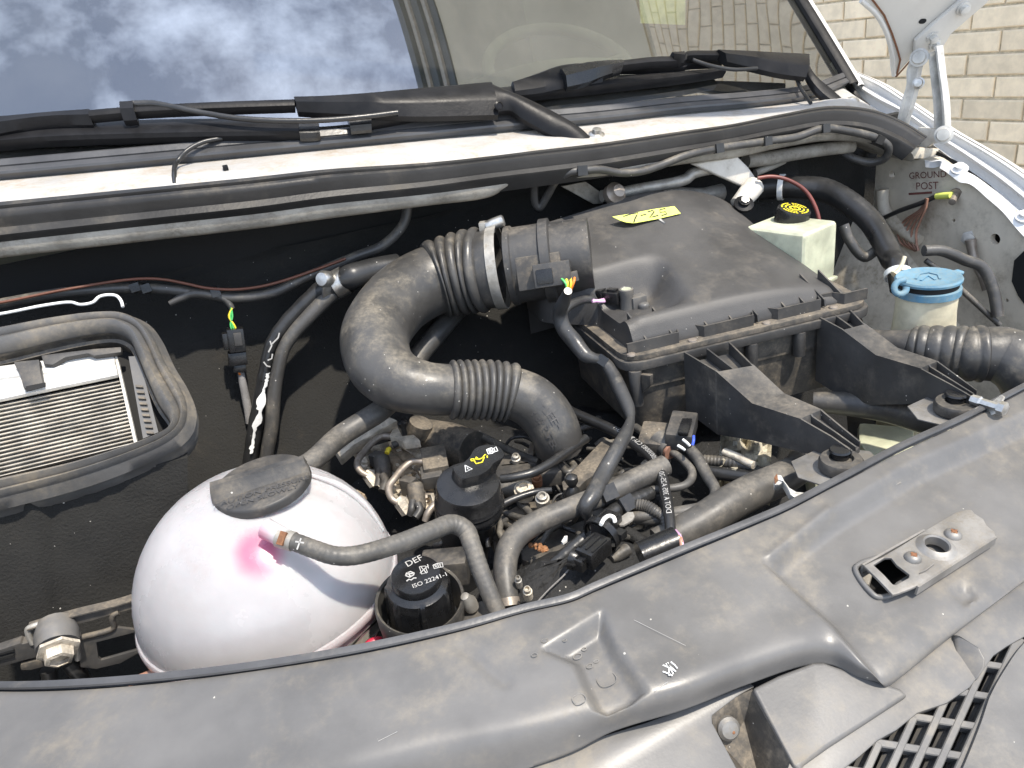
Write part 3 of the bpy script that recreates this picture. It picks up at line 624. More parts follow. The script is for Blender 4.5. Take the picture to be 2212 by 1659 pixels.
g = G(); g.box(P(cI(1215, 480), z=lp0.z-.012), (.02, .012, .006), ex=(.7, .5, 0)); obj('latch_tongue', g, MT['metal'], lt, 30, .001)
# -- lower grille area: ledge, raised boss with screw pocket, lattice
cS = crop(2520, 1890, 1512, 2212)
GN0 = V3((.0, -.38, .92)).normalized(); GP0 = P(cS(900, 1300), z=.992)
def SP(x, y, o_=0.): return P(cS(x, y), pl=(GP0+GN0*o_, GN0))
g = G(); g.prism([SP(x, y, -.010) for x, y in ((-2400, 2300), (-1200, 1860), (-300, 1500), (40, 1395), (640, 1170), (662, 1190), (560, 1246), (415, 1356), (418, 1400), (560, 1665), (700, 1900), (-2400, 2900))], GN0*-.012); sr_o = obj('grille_surround', g, MT['panel'], van, 30, .0015)
g = G(); g.prism([SP(x, y, -.006) for x, y in ((1300, 1110), (2212, 545), (2600, 280), (2600, 640), (2212, 905), (2120, 955), (2040, 1010), (1975, 1100), (1900, 1195), (1770, 1285), (1600, 1342), (1480, 1440), (1370, 1500), (1270, 1590), (1180, 1660), (1080, 1760), (820, 1760), (900, 1500), (1300, 1250))], GN0*-.012); ledge = obj('grille_ledge', g, MT['panel'], sr_o, 30, .0015)
tp_ = [SP(x, y, o_) for x, y, o_ in ((650, 1200, 0), (800, 1125, .001), (1000, 1050, .002), (1060, 1050, .002), (1290, 1128, .002), (1500, 1200, .001), (1545, 1240, 0), (1300, 1400, 0), (1100, 1530, 0), (945, 1640, 0), (930, 1700, -.004), (890, 1640, -.001))]
g = G(); g.prism(tp_, GN0*-.04, 1.03); bx = obj('grille_boss', g, MT['panel'], sr_o, 60, .005, 4)
g = G(); W_ = {k: SP(*v) for k, v in dict(a=(412, 1358, -.011), b=(560, 1245, -.011), c=(648, 1205, -.003), d=(600, 1390, -.030), e=(492, 1545, -.034), f=(420, 1420, -.013), h=(560, 1670, -.012), i=(885, 1640, -.003), j=(930, 1720, -.01), k=(700, 1780, -.05)).items()}
g.add(list(W_.values()), [(0, 1, 2, 3), (0, 3, 4, 5), (5, 4, 6), (2, 7, 3), (3, 7, 9, 4), (7, 8, 9), (4, 9, 6)]); obj('screw_pocket', g, MT['dusty'], sr_o, 0)
p = SP(500, 1425, -.022); nn = (V3((-.1, -.9, .5))).normalized(); sw_ = obj('pocket_screw', G().lathe([(.0095, -.004), (.0095, .001), (.007, .0035), (.001, .004)], p+nn*.003, nn, 18), MT['latch'], sr_o, 40)
obj('rust_spot', G().ball(p+nn*.0068+V3((.002, 0, -.003)), .0022, 6), MT['rust'], sw_, 60)
tb = [SP(x, y, o_) for x, y, o_ in ((1800, 885, -.004), (1830, 890, .004), (1960, 965, .004), (1995, 1030, .003), (1985, 1090, .0), (1940, 1155, -.006), (1880, 1110, -.008), (1820, 1010, -.007))]
g = G(); g.prism(tb, GN0*-.012); obj('ledge_tab', g, MT['panel'], ledge, 60, .002, 3)
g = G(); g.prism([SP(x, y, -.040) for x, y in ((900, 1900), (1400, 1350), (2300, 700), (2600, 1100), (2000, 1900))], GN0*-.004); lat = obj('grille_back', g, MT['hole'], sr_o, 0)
LO_ = -.009
def node(i, j): return (1880+78*i-125*j, 1592-172*i-20*j)
def inside(x, y): return (y-1659)-(890-1659)/(2212-1180)*(x-1180) > -70
for i in range(-2, 5):
    js = [j for j in range(0, 8) if inside(*node(i, j))]
    if len(js) < 1: continue
    pts = [SP(*node(i, j), LO_) for j in range(0, js[-1]+2)]; g = G(); strip(g, pts, .0062, GN0, -.010); obj('lattice_rail', g, MT['panel'], lat, 30, .0008, 1)
for j in range(0, 7):
    is_ = [i for i in range(-2, 6) if inside(*node(i, j))]
    if len(is_) < 2: continue
    pts = [SP(*node(i, j), LO_+.0006) for i in range(is_[0], is_[-1]+1)]; g = G(); strip(g, pts, .0056 if j else .008, GN0, -.010); obj('lattice_bar', g, MT['panel'], lat, 30, .0008, 1)
for i in range(-2, 5):
    for j in range(0, 6):
        x0, y0 = node(i, j); x1, y1 = node(i, j+1); x2, y2 = node(i+1, j+1); x3, y3 = node(i+1, j)
        if not (inside(x1, y1) and inside(x3, y3)): continue
        xl, yl = x1+(x0-x1)*.34, y1+(y0-y1)*.34; xu, yu = x2+(x3-x2)*.34, y2+(y3-y2)*.34
        g = G(); a = [SP(xl, yl, -.024), SP(x0, y0, -.014), SP(x3, y3, -.013), SP(xu, yu, -.022)]; g.prism(a, GN0*-.003); obj('lattice_vane', g, MT['panel'], lat, 0)
sk = cat([SP(*c, -.004) for c in ((2500, 700), (2212, 940), (2110, 1080), (2020, 1240), (1965, 1400), (1890, 1590), (1800, 1800))], 5)
g = G(); g.grid([[p-GN0*.012 for p in sk], sk, [p+V3((.012, -.012, -.003)) for p in sk], [p+V3((.05, -.05, -.02)) for p in sk], [p+V3((.14, -.13, -.12)) for p in sk]]); obj('grille_skin', g, MT['panel'], sr_o, 60)
# outer bonnet-edge bumper below, so the van's nose is closed
g = G(); g.box((.45, .22, .55), (1.5, .08, .5)); obj('bumper', g, MT['plastic'], van, 30, .02)
# ------------------------------------------------------------------ wipers
gxs = [(p.x, p.y, p.z) for p in gb]; GN = V3((0, -math.sin(A_), math.cos(A_)))
def base_at(x):
    for i in range(len(gxs)-1):
        if gxs[i][0] <= x <= gxs[i+1][0] or i == len(gxs)-2 or x < gxs[0][0]:
            t = (x-gxs[i][0])/(gxs[i+1][0]-gxs[i][0]); return V3((x, gxs[i][1]+(gxs[i+1][1]-gxs[i][1])*t, gxs[i][2]+(gxs[i+1][2]-gxs[i][2])*t))
def OG(c, lift):
    r = ray(*c); f = lambda t: (CAM+r*t-base_at((CAM+r*t).x)).dot(GN)-lift
    a, b = .6, 2.2
    for _ in range(40):
        m = (a+b)/2
        if f(m) > 0: a = m
        else: b = m
    return CAM+r*a
def wstrip(name, top_, bot, prof, lift, mt, par, sub=6, lift2=None):
    a = cat([OG(c, lift) for c in top_], sub); b = cat([OG(c, lift if lift2 is None else lift2) for c in bot], sub)
    g = G(); g.ribbon(a, b, prof, back=1); return obj(name, g, mt, par, 35)
PR = [(0, -.012), (0, .002), (.08, .005), (.6, .007), (.68, .005), (1, -.004), (1, -.014)]
PB_ = [(0, -.006), (.0, .0), (.15, .005), (.5, .006), (.85, .004), (1, -.002), (1, -.008)]
w1 = obj('wiper', G().lathe([(.004, 0), (.013, .001), (.013, .008), (.008, .010), (.007, .016), (.001, .017)], P(cB(1655, 862), y=1.10), (0, -.35, .93), 18), MT['steel'], van, 30)
wstrip('arm_cover', [cA(1830, 612), cB(0, 603), cB(500, 560), cB(1000, 515)], [cA(1850, 682), cB(0, 692), cB(520, 712), cB(1050, 702)], PR, .040, MT['wiper'], w1)
wstrip('arm', [cB(1000, 520), cB(1060, 545), cB(1200, 600), cB(1400, 700), cB(1550, 790), cB(1640, 872)], [cB(1045, 690), cB(1120, 684), cB(1200, 735), cB(1390, 838), cB(1440, 852), cB(1500, 910)], [(0, -.01), (0, 0), (.2, .006), (.45, .0075), (.8, .004), (1, -.002), (1, -.012)], .038, MT['wiper'], w1, 6, .030)
p = OG(cB(1050, 660), .046); obj('pivot_rivet', G().lathe([(.0075, 0), (.0075, .002), (.005, .003), (.0045, .002), (.001, .002)], p, (.1, -.9, .3), 16), MT['wiper'], w1, 30)
wstrip('arm_rod', [cA(560, 694), cA(850, 670), cA(1300, 645), cA(1835, 626)], [cA(560, 742), cA(850, 716), cA(1300, 694), cA(1835, 676)], PB_, .036, MT['wiper'], w1)
wstrip('hose_clip', [cA(748, 640), cA(832, 636)], [cA(762, 738), cA(846, 733)], PR, .041, MT['wiper'], w1)
wstrip('blade_adapter', [cA(-300, 745), cA(0, 733), cA(300, 708), cA(562, 688)], [cA(-300, 880), cA(0, 815), cA(280, 770), cA(572, 764)], PR, .034, MT['wiper'], w1)
wstrip('blade', [cA(-400, 850), cA(0, 812), cA(380, 768), cA(1000, 742), cA(1500, 738), cA(1870, 748)], [cA(-400, 950), cA(0, 915), cA(260, 892), cA(1000, 868), cA(1500, 858), cA(1870, 852)], [(0, -.008), (0, 0), (.2, .004), (.55, .008), (.9, .009), (1, .004), (1, -.008)], .018, MT['wiper'], w1)
wstrip('blade_end', [cA(1858, 752), cA(1950, 752), cA(1985, 775)], [cA(1866, 856), cA(1970, 852), cA(1993, 845)], PB_, .023, MT['plastic_clean'], w1, 3)
g = G(); hp = [OG(c, .04) for c in (cA(820, 650), cA(950, 648), cA(1080, 668), cA(1250, 700), cA(1500, 738), cA(1800, 752), cB(0, 745), cB(250, 722), cB(420, 700))]; g.tube(hp, [.0055, .0055, .0045, .004, .004, .004, .004, .004, .004], 8); obj('washer_hose', g, MT['rubber_black'], w1, 60)
g = G(); g.tube([P(cA(1087, 1150), y=1.09), P(cA(1083, 1080), y=1.12), OG(cA(1100, 1010), .02), OG(cA(1160, 940), .022), OG(cA(1260, 885), .02), OG(cA(1380, 860), .016)], .0033, 8); obj('washer_hose', g, MT['rubber_black'], w1, 60)
w2 = obj('wiper', G().lathe([(.004, 0), (.012, .001), (.012, .008), (.006, .012), (.001, .013)], P(cC(1140, 645), y=1.16), (0, -.35, .93), 18), MT['steel'], van, 30)
wstrip('arm_cover', [cC(298, 318), cC(500, 324), cC(700, 332), cC(868, 340)], [cC(372, 372), cC(500, 402), cC(700, 448), cC(865, 470)], PR, .046, MT['wiper'], w2)
wstrip('arm', [cC(870, 400), cC(920, 480), cC(1010, 555), cC(1100, 635)], [cC(838, 440), cC(870, 500), cC(930, 580), cC(1020, 650)], PB_, .036, MT['wiper'], w2, 5, .03)
wstrip('arm_rod', [cB(1800, 385), cB(2000, 362), cB(2212, 348), cC(100, 332), cC(305, 322)], [cB(1800, 425), cB(2000, 402), cB(2212, 386), cC(100, 368), cC(310, 360)], PB_, .040, MT['wiper'], w2)
wstrip('hose_clip', [cB(2120, 335), cB(2195, 330)], [cB(2140, 365), cB(2205, 380)], PR, .047, MT['wiper'], w2, 3)
wstrip('blade_adapter', [cB(1430, 435), cB(1560, 400), cB(1700, 385), cB(1815, 382)], [cB(1480, 528), cB(1600, 500), cB(1720, 455), cB(1820, 425)], PR, .042, MT['plastic_clean'], w2)
wstrip('blade_spoiler', [cB(1130, 512), cB(1280, 460), cB(1420, 410), cB(1520, 395), cB(1640, 392)], [cB(1150, 590), cB(1300, 575), cB(1450, 545), cB(1560, 530), cB(1700, 505)], PB_, .032, MT['wiper'], w2)
wstrip('blade', [cB(100, 702), cB(600, 622), cB(1130, 535), cB(1700, 480), cB(2212, 440), cC(320, 428)], [cB(125, 808), cB(600, 725), cB(1150, 620), cB(1700, 560), cB(2212, 500), cC(350, 462)], [(0, -.008), (0, 0), (.2, .004), (.55, .008), (.9, .009), (1, .004), (1, -.008)], .020, MT['wiper'], w2)
wstrip('blade_end', [cB(95, 700), cB(255, 682)], [cB(130, 812), cB(258, 800)], PB_, .026, MT['plastic_clean'], w2, 3)
wstrip('blade_top', [cB(1800, 400), cB(2212, 388), cC(100, 382), cC(325, 372)], [cB(1800, 440), cB(2212, 430), cC(100, 420), cC(335, 402)], PB_, .022, MT['wiper'], w2)
g = G(); g.tube([OG(c, .045) for c in (cC(150, 372), cC(250, 405), cC(400, 432), cC(550, 425))], .0035, 8); obj('washer_hose', g, MT['rubber_black'], w2, 60)
g = G(); g.tube([OG(cC(790, 470), .03), OG(cC(820, 540), .025), P(cC(885, 640), y=1.14)], .0035, 8); obj('washer_hose', g, MT['rubber_black'], w2, 60)
# ------------------------------------------------------------------ raised hood corner and hinge
HP = P(cC(1410, 480), x=1.21); hpl = (HP, V3((-.28, -.85, -.5)).normalized()); HL = lambda x, y: P(cC(x, y), pl=hpl); hn = hpl[1]
edgeL = cat([HL(*c) for c in ((1412, 484), (1398, 460), (1388, 340), (1355, 205), (1292, 90), (1195, 0), (1000, -230), (600, -700), (-100, -1150), (-1200, -1350), (-2600, -1300))], 4)
edgeR = [HL(*c) for c in ((-2600, -2600), (500, -2800), (2300, -2500), (2500, -600), (2100, -160), (1960, 5), (1840, 110), (1745, 195), (1695, 275), (1640, 345), (1560, 350), (1510, 362), (1445, 435))]
hood = obj('hood', G().prism(edgeL+edgeR, hn*-.012), MT['hood'], van, 25, .002)
g = G(); strip(g, [HL(*c)+hn*.001 for c in ((1270, 0), (1340, 92), (1388, 205), (1418, 292), (1440, 370), (1428, 425), (1413, 476))], .0032, hn, .001); strip(g, [HL(*c)+hn*.001 for c in ((1413, 476), (1455, 430), (1512, 364))], .003, hn, .001); strip(g, [HL(*c)+hn*.001 for c in ((1270, 0), (1100, -180), (650, -660))], .003, hn, .001); obj('rust_seam', g, MT['rust'], hood, 0)
g = G(); g.tube([HL(*c)+hn*.002 for c in ((1195, 0), (1292, 90), (1355, 205), (1388, 340), (1400, 465))], .004, 8); obj('hood_hem', g, MT['hood'], hood, 60)
g = G(); g.prism([HL(*c) for c in ((1520, 238), (1650, 120), (1780, 12), (1960, -160), (2080, -140), (1960, 8), (1830, 120), (1745, 195), (1695, 275), (1640, 335), (1580, 348), (1512, 330))], hn*.010); br = obj('hinge_bracket', g, MT['hood'], hood, 30, .004, 2)
for c, r_ in (((1625, 212), .011), ((1640, 258), .011), ((1815, 32), .012)):
    p = HL(*c)+hn*.010; obj('bolt', G().lathe([(r_, 0), (r_, .003), (r_*.65, .0035), (r_*.65, .011), (r_*.3, .012)], p, hn, 6 if r_ < .0115 else 12), MT['hinge'], br, 30)
obj('drain_hole', G().lathe([(.007, .0005), (.007, .001), (1e-7, .001)], HL(1580, 131), hn, 14, fn=lambda a, h: 1-.35*math.sin(a)**2), MT['hole'], hood, 0)
def link(name, La, Lb, xx, prof, mt):
    a = cat([P(cC(*c), x=xx) for c in La], 5); b = cat([P(cC(*c), x=xx) for c in Lb], 5); g = G(); g.ribbon(a, b, prof, back=1); return obj(name, g, mt, van, 35)
hg = link('hood_hinge', [(1520, 348), (1492, 440), (1490, 530), (1462, 620), (1430, 758)], [(1584, 358), (1562, 440), (1550, 522), (1528, 622), (1482, 775)], 1.205, [(0, -.006), (0, .004), (.15, .004), (.3, .001), (.7, .001), (.85, .004), (1, .004), (1, -.006)], MT['hinge'])
g = G(); a = cat([P(cC(*c), x=1.215) for c in ((1630, 335), (1640, 450), (1660, 640), (1664, 790))], 5); b = cat([P(cC(*c), x=1.215) for c in ((1682, 285), (1702, 450), (1726, 640), (1735, 850))], 5)
g.ribbon(a, b, [(0, -.01), (0, .005), (.22, .005), (.34, -.006), (.7, -.006), (.82, .005), (1, .005), (1, -.01)], back=1); obj('hinge_link', g, MT['hinge'], hg, 30)
g = G(); g.prism([P(cC(*c), x=1.21) for c in ((1545, 795), (1600, 802), (1690, 800), (1730, 820), (1736, 852), (1700, 888), (1640, 895), (1600, 918), (1535, 915), (1570, 860))], (.012, 0, 0)); obj('hinge_base', g, MT['hinge'], hg, 30, .002)
for c, r_ in (((1697, 842), .012), ((1545, 362), .012), ((1540, 522), .008)):
    p = P(cC(*c), x=1.198); obj('hinge_pin', G().lathe([(r_*1.3, 0), (r_*1.3, .003), (r_, .004), (r_*.85, .009), (.001, .010)], p+V3((.006, 0, 0)), (-.8, -.55, .2), 16), MT['steel'] if r_ < .01 else MT['hinge'], hg, 35)
# ------------------------------------------------------------------ air filter box
ZR = 1.115
FL, FR = P((1352, 772), z=ZR), P((1884, 648), z=ZR); BL = P((1222, 668), z=ZR)
BLK = FL+(BL-FL)*((1.03-FL.y)/(BL.y-FL.y)); BRK = V3((FR.x+.075, 1.03, ZR))
ab = thing('air_filter_box', 'large dusty black air filter housing with domed lid and two front legs', 'air filter', (FL+FR)/2-V3((0, -.1, .11)))
def bil(a, b): return (FL.lerp(FR, a)).lerp(BLK.lerp(BRK, a), b)
def rect_ring(inset, z, n=5, rad=.03):
    c = [bil(0, 0), bil(1, 0), bil(1, 1), bil(0, 1)]; cen = sum(c, V3())/4; out = []
    for i in range(4):
        p, a, b = c[i], (c[i-1]-c[i]).normalized(), (c[(i+1) % 4]-c[i]).normalized(); ins = (a+b)*inset
        for k in range(n+1):
            t = k/n; q = p+ins; out.append((q+a*rad*(1-t)**2+b*rad*t*t)+V3((0, 0, z-p.z)))
    return out
g = G(); g.prism(rect_ring(-.004, ZR-.022), (0, 0, .012)); rimb = obj('base_flange', g, MT['plastic'], ab, 40, .0015)
g = G(); g.prism(rect_ring(.0, ZR-.0095), (0, 0, .0075)); riml = obj('lid_flange', g, MT['dusty'], ab, 40, .001)
r1, r2, r3, r4 = rect_ring(.008, ZR-.02), rect_ring(.010, ZR-.055), rect_ring(.014, ZR-.056), rect_ring(.018, ZR-.125)
g = G(); g.grid([r1, r2, r3, r4], closed_u=True); g.f.append(tuple(range(len(r1)*3, len(r1)*4))); obj('base', g, MT['dusty'], ab, 35)
# domed lid
def hump(a, b):
    H = .004+.028*sstep(-.02, .07, b)+.105*(b**1.1)*(1-.12*(1-sstep(0, .5, a)))
    e = 1.
    if a > .35: e = .12+.88*max(0, 1-((a-.35)/.65)**2.4)**.6
    if a < .06: e *= .86+.14*sstep(0, .06, a)
    q = H*e
    # sensor notch at the front left corner
    nm = (1-sstep(.20, .33, a))*(1-sstep(.38, .52, b))*sstep(.08, .18, b)
    q = q*(1-nm)+min(q, .024)*nm
    return q
na, nb = 54, 54; rows = []
def LIDP(a, b): return bil(.055+.89*a, .06+.94*b)+V3((-.065*sstep(.38, .75, b)*(1-a)**2.2, 0, -.002+hump(a, b)))
I0, I1 = .07, .93
for j in range(nb+1):
    b = j/nb; rows.append([LIDP(i/na, b) for i in range(na+1)])
g = G(); g.grid(rows)
edge = rows[0]; g.grid([[p-V3((0, 0, p.z-ZR+.002)) for p in edge], edge]); le = [r[0] for r in rows]; g.grid([[V3((p.x-.004, p.y, ZR-.002)) for p in le], le]); bk = rows[-1]; g.grid([bk, [V3((p.x, p.y+.01, ZR-.05)) for p in bk]])
lid = obj('lid', g, MT['plastic_lid'], ab, 55)
# fence along the front flange, ribs, screws, bosses
fa_ = [bil(a, .035)+V3((0, 0, -.002)) for a in (.02, .22, .24, .30, .32, .52, .54, .60, .62, .80, .82, .88, .90, 1.0)]
for i in range(len(fa_)): 
    if i in (3, 4-1, 7, 11) or i in (2, 6, 10): fa_[i] = fa_[i]+V3((0, .014, 0))
g = G(); g.grid([fa_, [p+V3((0, 0, .015)) for p in fa_], [p+V3((0, .003, .015)) for p in fa_], [p+V3((0, .003, 0)) for p in fa_]], closed_v=True); obj('lid_fence', g, MT['plastic'], ab, 25)
for a in (.10, .20, .34, .44, .54, .66, .74, .82, .90):
    q = bil(a, .04); g = G(); g.prism([q, q+V3((0, .05, 0)), q+V3((0, .05, .035)), q+V3((0, .002, .010))], (.0022, 0, 0)); obj('rib', g, MT['plastic'], ab, 0)
for a in (.03, .27, .57, .85):
    q = bil(a, .016)+V3((0, .003, -.002)); obj('screw', G().lathe([(.0062, 0), (.0058, .0018), (.003, .003), (.0005, .0031)], q, (0, 0, 1), 12), MT['pipe'], ab, 40)
q = bil(.018, .62); obj('screw', G().lathe([(.0062, -.002), (.0058, .0008), (.003, .002), (.0005, .0021)], q, (0, 0, 1), 12), MT['pipe'], ab, 40)
for a, b, l_ in ((.035, .0, .05), (.50, .0, .035), (.70, .0, .035)):
    q = bil(a, b)+V3((0, .003, -.022)); obj('screw_boss', G().cyl(q, q-V3((0, 0, l_)), .0085, 14), MT['plastic'], ab, 40, .001)
# left-hand step plates of the base
q = [P(cE(*c), pl=(bil(0, .1)+V3((.012, 0, 0)), V3((-1, -.15, -.1)))) for c in ((1840, 1120), (1910, 1130), (2010, 1140), (2010, 1200), (1920, 1290), (1840, 1190))]
g = G(); g.prism(q, (-.006, -.003, 0)); obj('step_plate', g, MT['dusty'], ab, 20, .001)
# legs
def leg(sec):
    tl = [P(cF(*s[0]), z=s[2]) for s in sec]; tr = [P(cF(*s[1]), z=s[2]) for s in sec]; N_ = len(sec); rows = []
    for i in range(N_):
        dp = sec[i][3]; rc = sec[i][4]; a, b = tl[i], tr[i]; w = (b-a); e = w.normalized()*.0022; m = a.lerp(b, .5)
        rows.append([a-V3((0, 0, dp)), a, a+e, a+e-V3((0, 0, rc)), m-e*.5-V3((0, 0, rc)), m-e*.5-V3((0, 0, rc*.12)), m+e*.5-V3((0, 0, rc*.12)), m+e*.5-V3((0, 0, rc)), b-e-V3((0, 0, rc)), b-e, b, b-V3((0, 0, dp)), b-e-V3((0, 0, dp)), m-V3((0, 0, dp*.6+rc*.4+.002)), a+e-V3((0, 0, dp))])
    g = G(); g.grid(rows, closed_u=True); m = len(rows[0]); g.f += [tuple(range(m)), tuple(range((N_-1)*m, N_*m))[::-1]]
    return g
EPS = 0.
sl = [((95, 690), (385, 628), 1.108, .085, .016), ((290, 806), (525, 766), 1.101, .088, .016), ((300, 812), (535, 772), 1.100, .088, EPS), ((520, 1008), (720, 945), 1.078, .050, EPS), ((820, 1104), (955, 1046), 1.078, .042, EPS), ((830, 1112), (965, 1056), 1.077, .042, .010), ((1010, 1215), (1090, 1160), 1.069, .026, .010), ((1140, 1305), (1195, 1245), 1.0635, .013, .006)]
obj('leg', leg(sl), MT['plastic'], ab, 25)
sr = [((930, 468), (1135, 424), 1.108, .095, .016), ((1075, 546), (1218, 510), 1.102, .095, .016), ((1084, 552), (1228, 514), 1.101, .095, EPS), ((1290, 708), (1425, 662), 1.083, .07, EPS), ((1568, 790), (1678, 745), 1.08, .048, EPS), ((1576, 798), (1686, 752), 1.079, .048, .010), ((1750, 890), (1820, 850), 1.072, .03, .010), ((1880, 965), (1922, 925), 1.066, .013, .006)]
obj('leg', leg(sr), MT['plastic'], ab, 25)
# sensor on the lid with plug
sp_ = P(cE(1850, 740), z=ZR+.020); g = G(); r_ = m_px(13, sp_)
se = obj('sensor_body', G().lathe([(r_*1.15, 0), (r_*1.1, .020), (r_*1.2, .022), (r_*1.2, .030), (r_*1.0, .031), (r_*.9, .030)], sp_, (0, 0, 1), 20), MT['panel'], ab, 35)
obj('sensor_cap', G().lathe([(r_*.86, .0295), (r_*.8, .0305), (1e-7, .0305)], sp_, (0, 0, 1), 18), MT['green'], se, 0)
g = G(); g.box(sp_+V3((.014, -.004, .009)), (.022, .016, .018)); g.lathe([(.008, 0), (.008, .007), (.006, .009), (.0005, .010)], sp_+V3((.018, -.014, 0)), (0, 0, 1), 14); obj('sensor_foot', g, MT['panel'], se, 30, .0015)
a = sp_+V3((-.004, 0, .017)); b = P(cE(1690, 650), z=a.z+.002); dr = (b-a).normalized()
pg = obj('sensor_plug', G().box(a.lerp(b, .58), ((b-a).length*.86, .020, .017), ex=dr), MT['plastic_clean'], ab, 30, .0018)
g = G(); g.box(a.lerp(b, .95), (.009, .024, .021), ex=dr); g.box(a.lerp(b, .5)+V3((0, 0, .010)), (.014, .010, .004), ex=dr); obj('plug_collar', g, MT['plastic_clean'], pg, 30, .001)
# tape label
def on_lid(c, up=.0012):
    best = None
    for j in range(len(rows_lid)):
        for p in rows_lid[j]:
            u, v = px(p); d_ = (u-c[0])**2+(v-c[1])**2
            if best is None or d_ < best[0]: best = (d_, p)
    return P(c, d=depth(best[1])-.002)
rows_lid = [[LIDP(i/na, j/nb) for i in range(na+1)] for j in range(nb+1)]
tp = [cB(1755, 1350), cB(1850, 1335), cB(2000, 1305), cB(2140, 1285), cB(2180, 1330), cB(2030, 1365), cB(1890, 1390), cB(1840, 1385), cB(1800, 1372)]
tpp = [on_lid(c) for c in tp]; cen = sum(tpp, V3())/len(tpp); nrm = (tpp[1]-tpp[7]).cross(tpp[3]-tpp[6]); nrm = nrm if nrm.z > 0 else -nrm; nrm.normalize()
tpl = (cen+nrm*.006, nrm); g = G(); g.prism([P(c, pl=tpl) for c in tp], nrm*.0008)
tape = tag(obj('tape_label', g, MT['sticker'], None, 0), 'torn yellow tape with handwritten 7-25 on the air filter lid', 'tape')
ex = (P(tp[3], pl=tpl)-P(tp[0], pl=tpl)); ey = nrm.cross(ex); g = G()
def hand(pts, w=.0022):
    strip(g, [P(cB(*c), pl=tpl)+nrm*.0009 for c in pts], w, nrm, .0003)
hand(((1822, 1350), (1870, 1335), (1915, 1327), (1905, 1345), (1895, 1365), (1888, 1388))); hand(((1930, 1345), (1965, 1336))); hand(((1975, 1322), (2005, 1312), (2015, 1320), (2000, 1340), (1985, 1356), (2015, 1350), (2040, 1343))); hand(((2085, 1300), (2050, 1308), (2052, 1325), (2085, 1320), (2092, 1335), (2060, 1345)))
obj('handwriting', g, MT['ink'], tape, 0)
g = G(); g.prism([on_lid(c) for c in (cB(2040, 1365), cB(2055, 1358), cB(2085, 1388), cB(2075, 1394))], (0, 0, .001)); tag(obj('tape_scrap', g, MT['wht_worn'], None, 0), 'small pale strip of tape sticking out below the yellow label', 'tape')
# ------------------------------------------------------------------ mounts under the legs, on the front panel
for nm_, c, zz_, lab in (('mount', (1075, 1355), ZE-.004, 'round rubber grommet under the foot of the leg nearer the tank'), ('mount', (1800, 1000), ZE-.002, 'round rubber grommet under the foot of the leg nearer the wing')):
    p = P(cF(*c), z=zz_); r_ = m_px(46, p); mt_ = thing('rubber_mount', lab, 'mount', p)
    obj('grommet', G().lathe([(r_*.9, -.012), (r_, -.010), (r_, -.002), (r_*.92, .001), (r_*.55, .002), (r_*.5, -.002)], p, (0, 0, 1), 32), MT['grommet'], mt_, 40)
    obj('peg', G().lathe([(r_*.42, -.01), (r_*.42, .004), (r_*.5, .006), (r_*.45, .008)], p+V3((.004, .006, 0)), (0, 0, 1), 20), MT['plastic_clean'], mt_, 40)
    g = G(); e = V3((1, .1, 0)); pts = [p+V3((-.045, .012, -.0125)), p+V3((-.03, .04, -.0125)), p+V3((.02, .045, -.0125)), p+V3((.05, .01, -.0125)), p+V3((.03, -.05, -.0125)), p+V3((-.02, -.05, -.0125))]; g.prism(pts, (0, 0, -.002)); bk_ = obj('bracket', g, MT['latch'], mt_, 30, .0008)
p = P(cF(1995, 1015), z=ZE+.006); e = (P(cF(2070, 1040), z=ZE+.006)-P(cF(1940, 1000), z=ZE+.006)).normalized()
bl = thing('bolt_and_tab', 'zinc bolt through an upright tab on the panel rim beside the wing', 'bolt', p)
obj('bolt', G().lathe([(.001, -.012), (.0055, -.011), (.006, -.002), (.0045, 0), (.0045, .018), (.0078, .0182), (.0078, .025), (.002, .026)], p-e*.008, e, 6), MT['steel'], bl, 25)
g = G(); g.prism([P(cF(*c), z=ZE+z_) for c, z_ in (((1950, 1040), -.004), ((2070, 955), .014), ((2085, 965), .014), ((2040, 1060), .002), ((1990, 1085), -.006))], e*.002); obj('tab', g, MT['hinge'], bl, 20, .0006)
# rusty hooked tab
g = G(); hk = [P(cK(*c), z=z_) for c, z_ in (((1660, 905), 1.052), ((1655, 850), 1.054), ((1680, 815), 1.055), ((1720, 820), 1.055), ((1745, 870), 1.054), ((1790, 930), 1.053), ((1850, 965), 1.052), ((1925, 970), 1.05), ((1830, 1015), 1.048), ((1795, 985), 1.05), ((1760, 920), 1.052), ((1735, 880), 1.052), ((1700, 905), 1.05))]
g.prism(hk, (.004, .006, -.012)); hkt = tag(obj('hook_tab', g, MT['hinge'], None, 25, .0012), 'white hooked metal tab with a rusty tip above the wide lower hose', 'bracket')
g = G(); g.prism([hk[0]+V3((0, 0, .0008)), hk[1]+V3((0, 0, .0008)), hk[2]+V3((-.0, 0, .0008)), P(cK(1690, 870), z=1.056)], (0, 0, .0006)); obj('rust_patch', g, MT['rust'], hkt, 0)
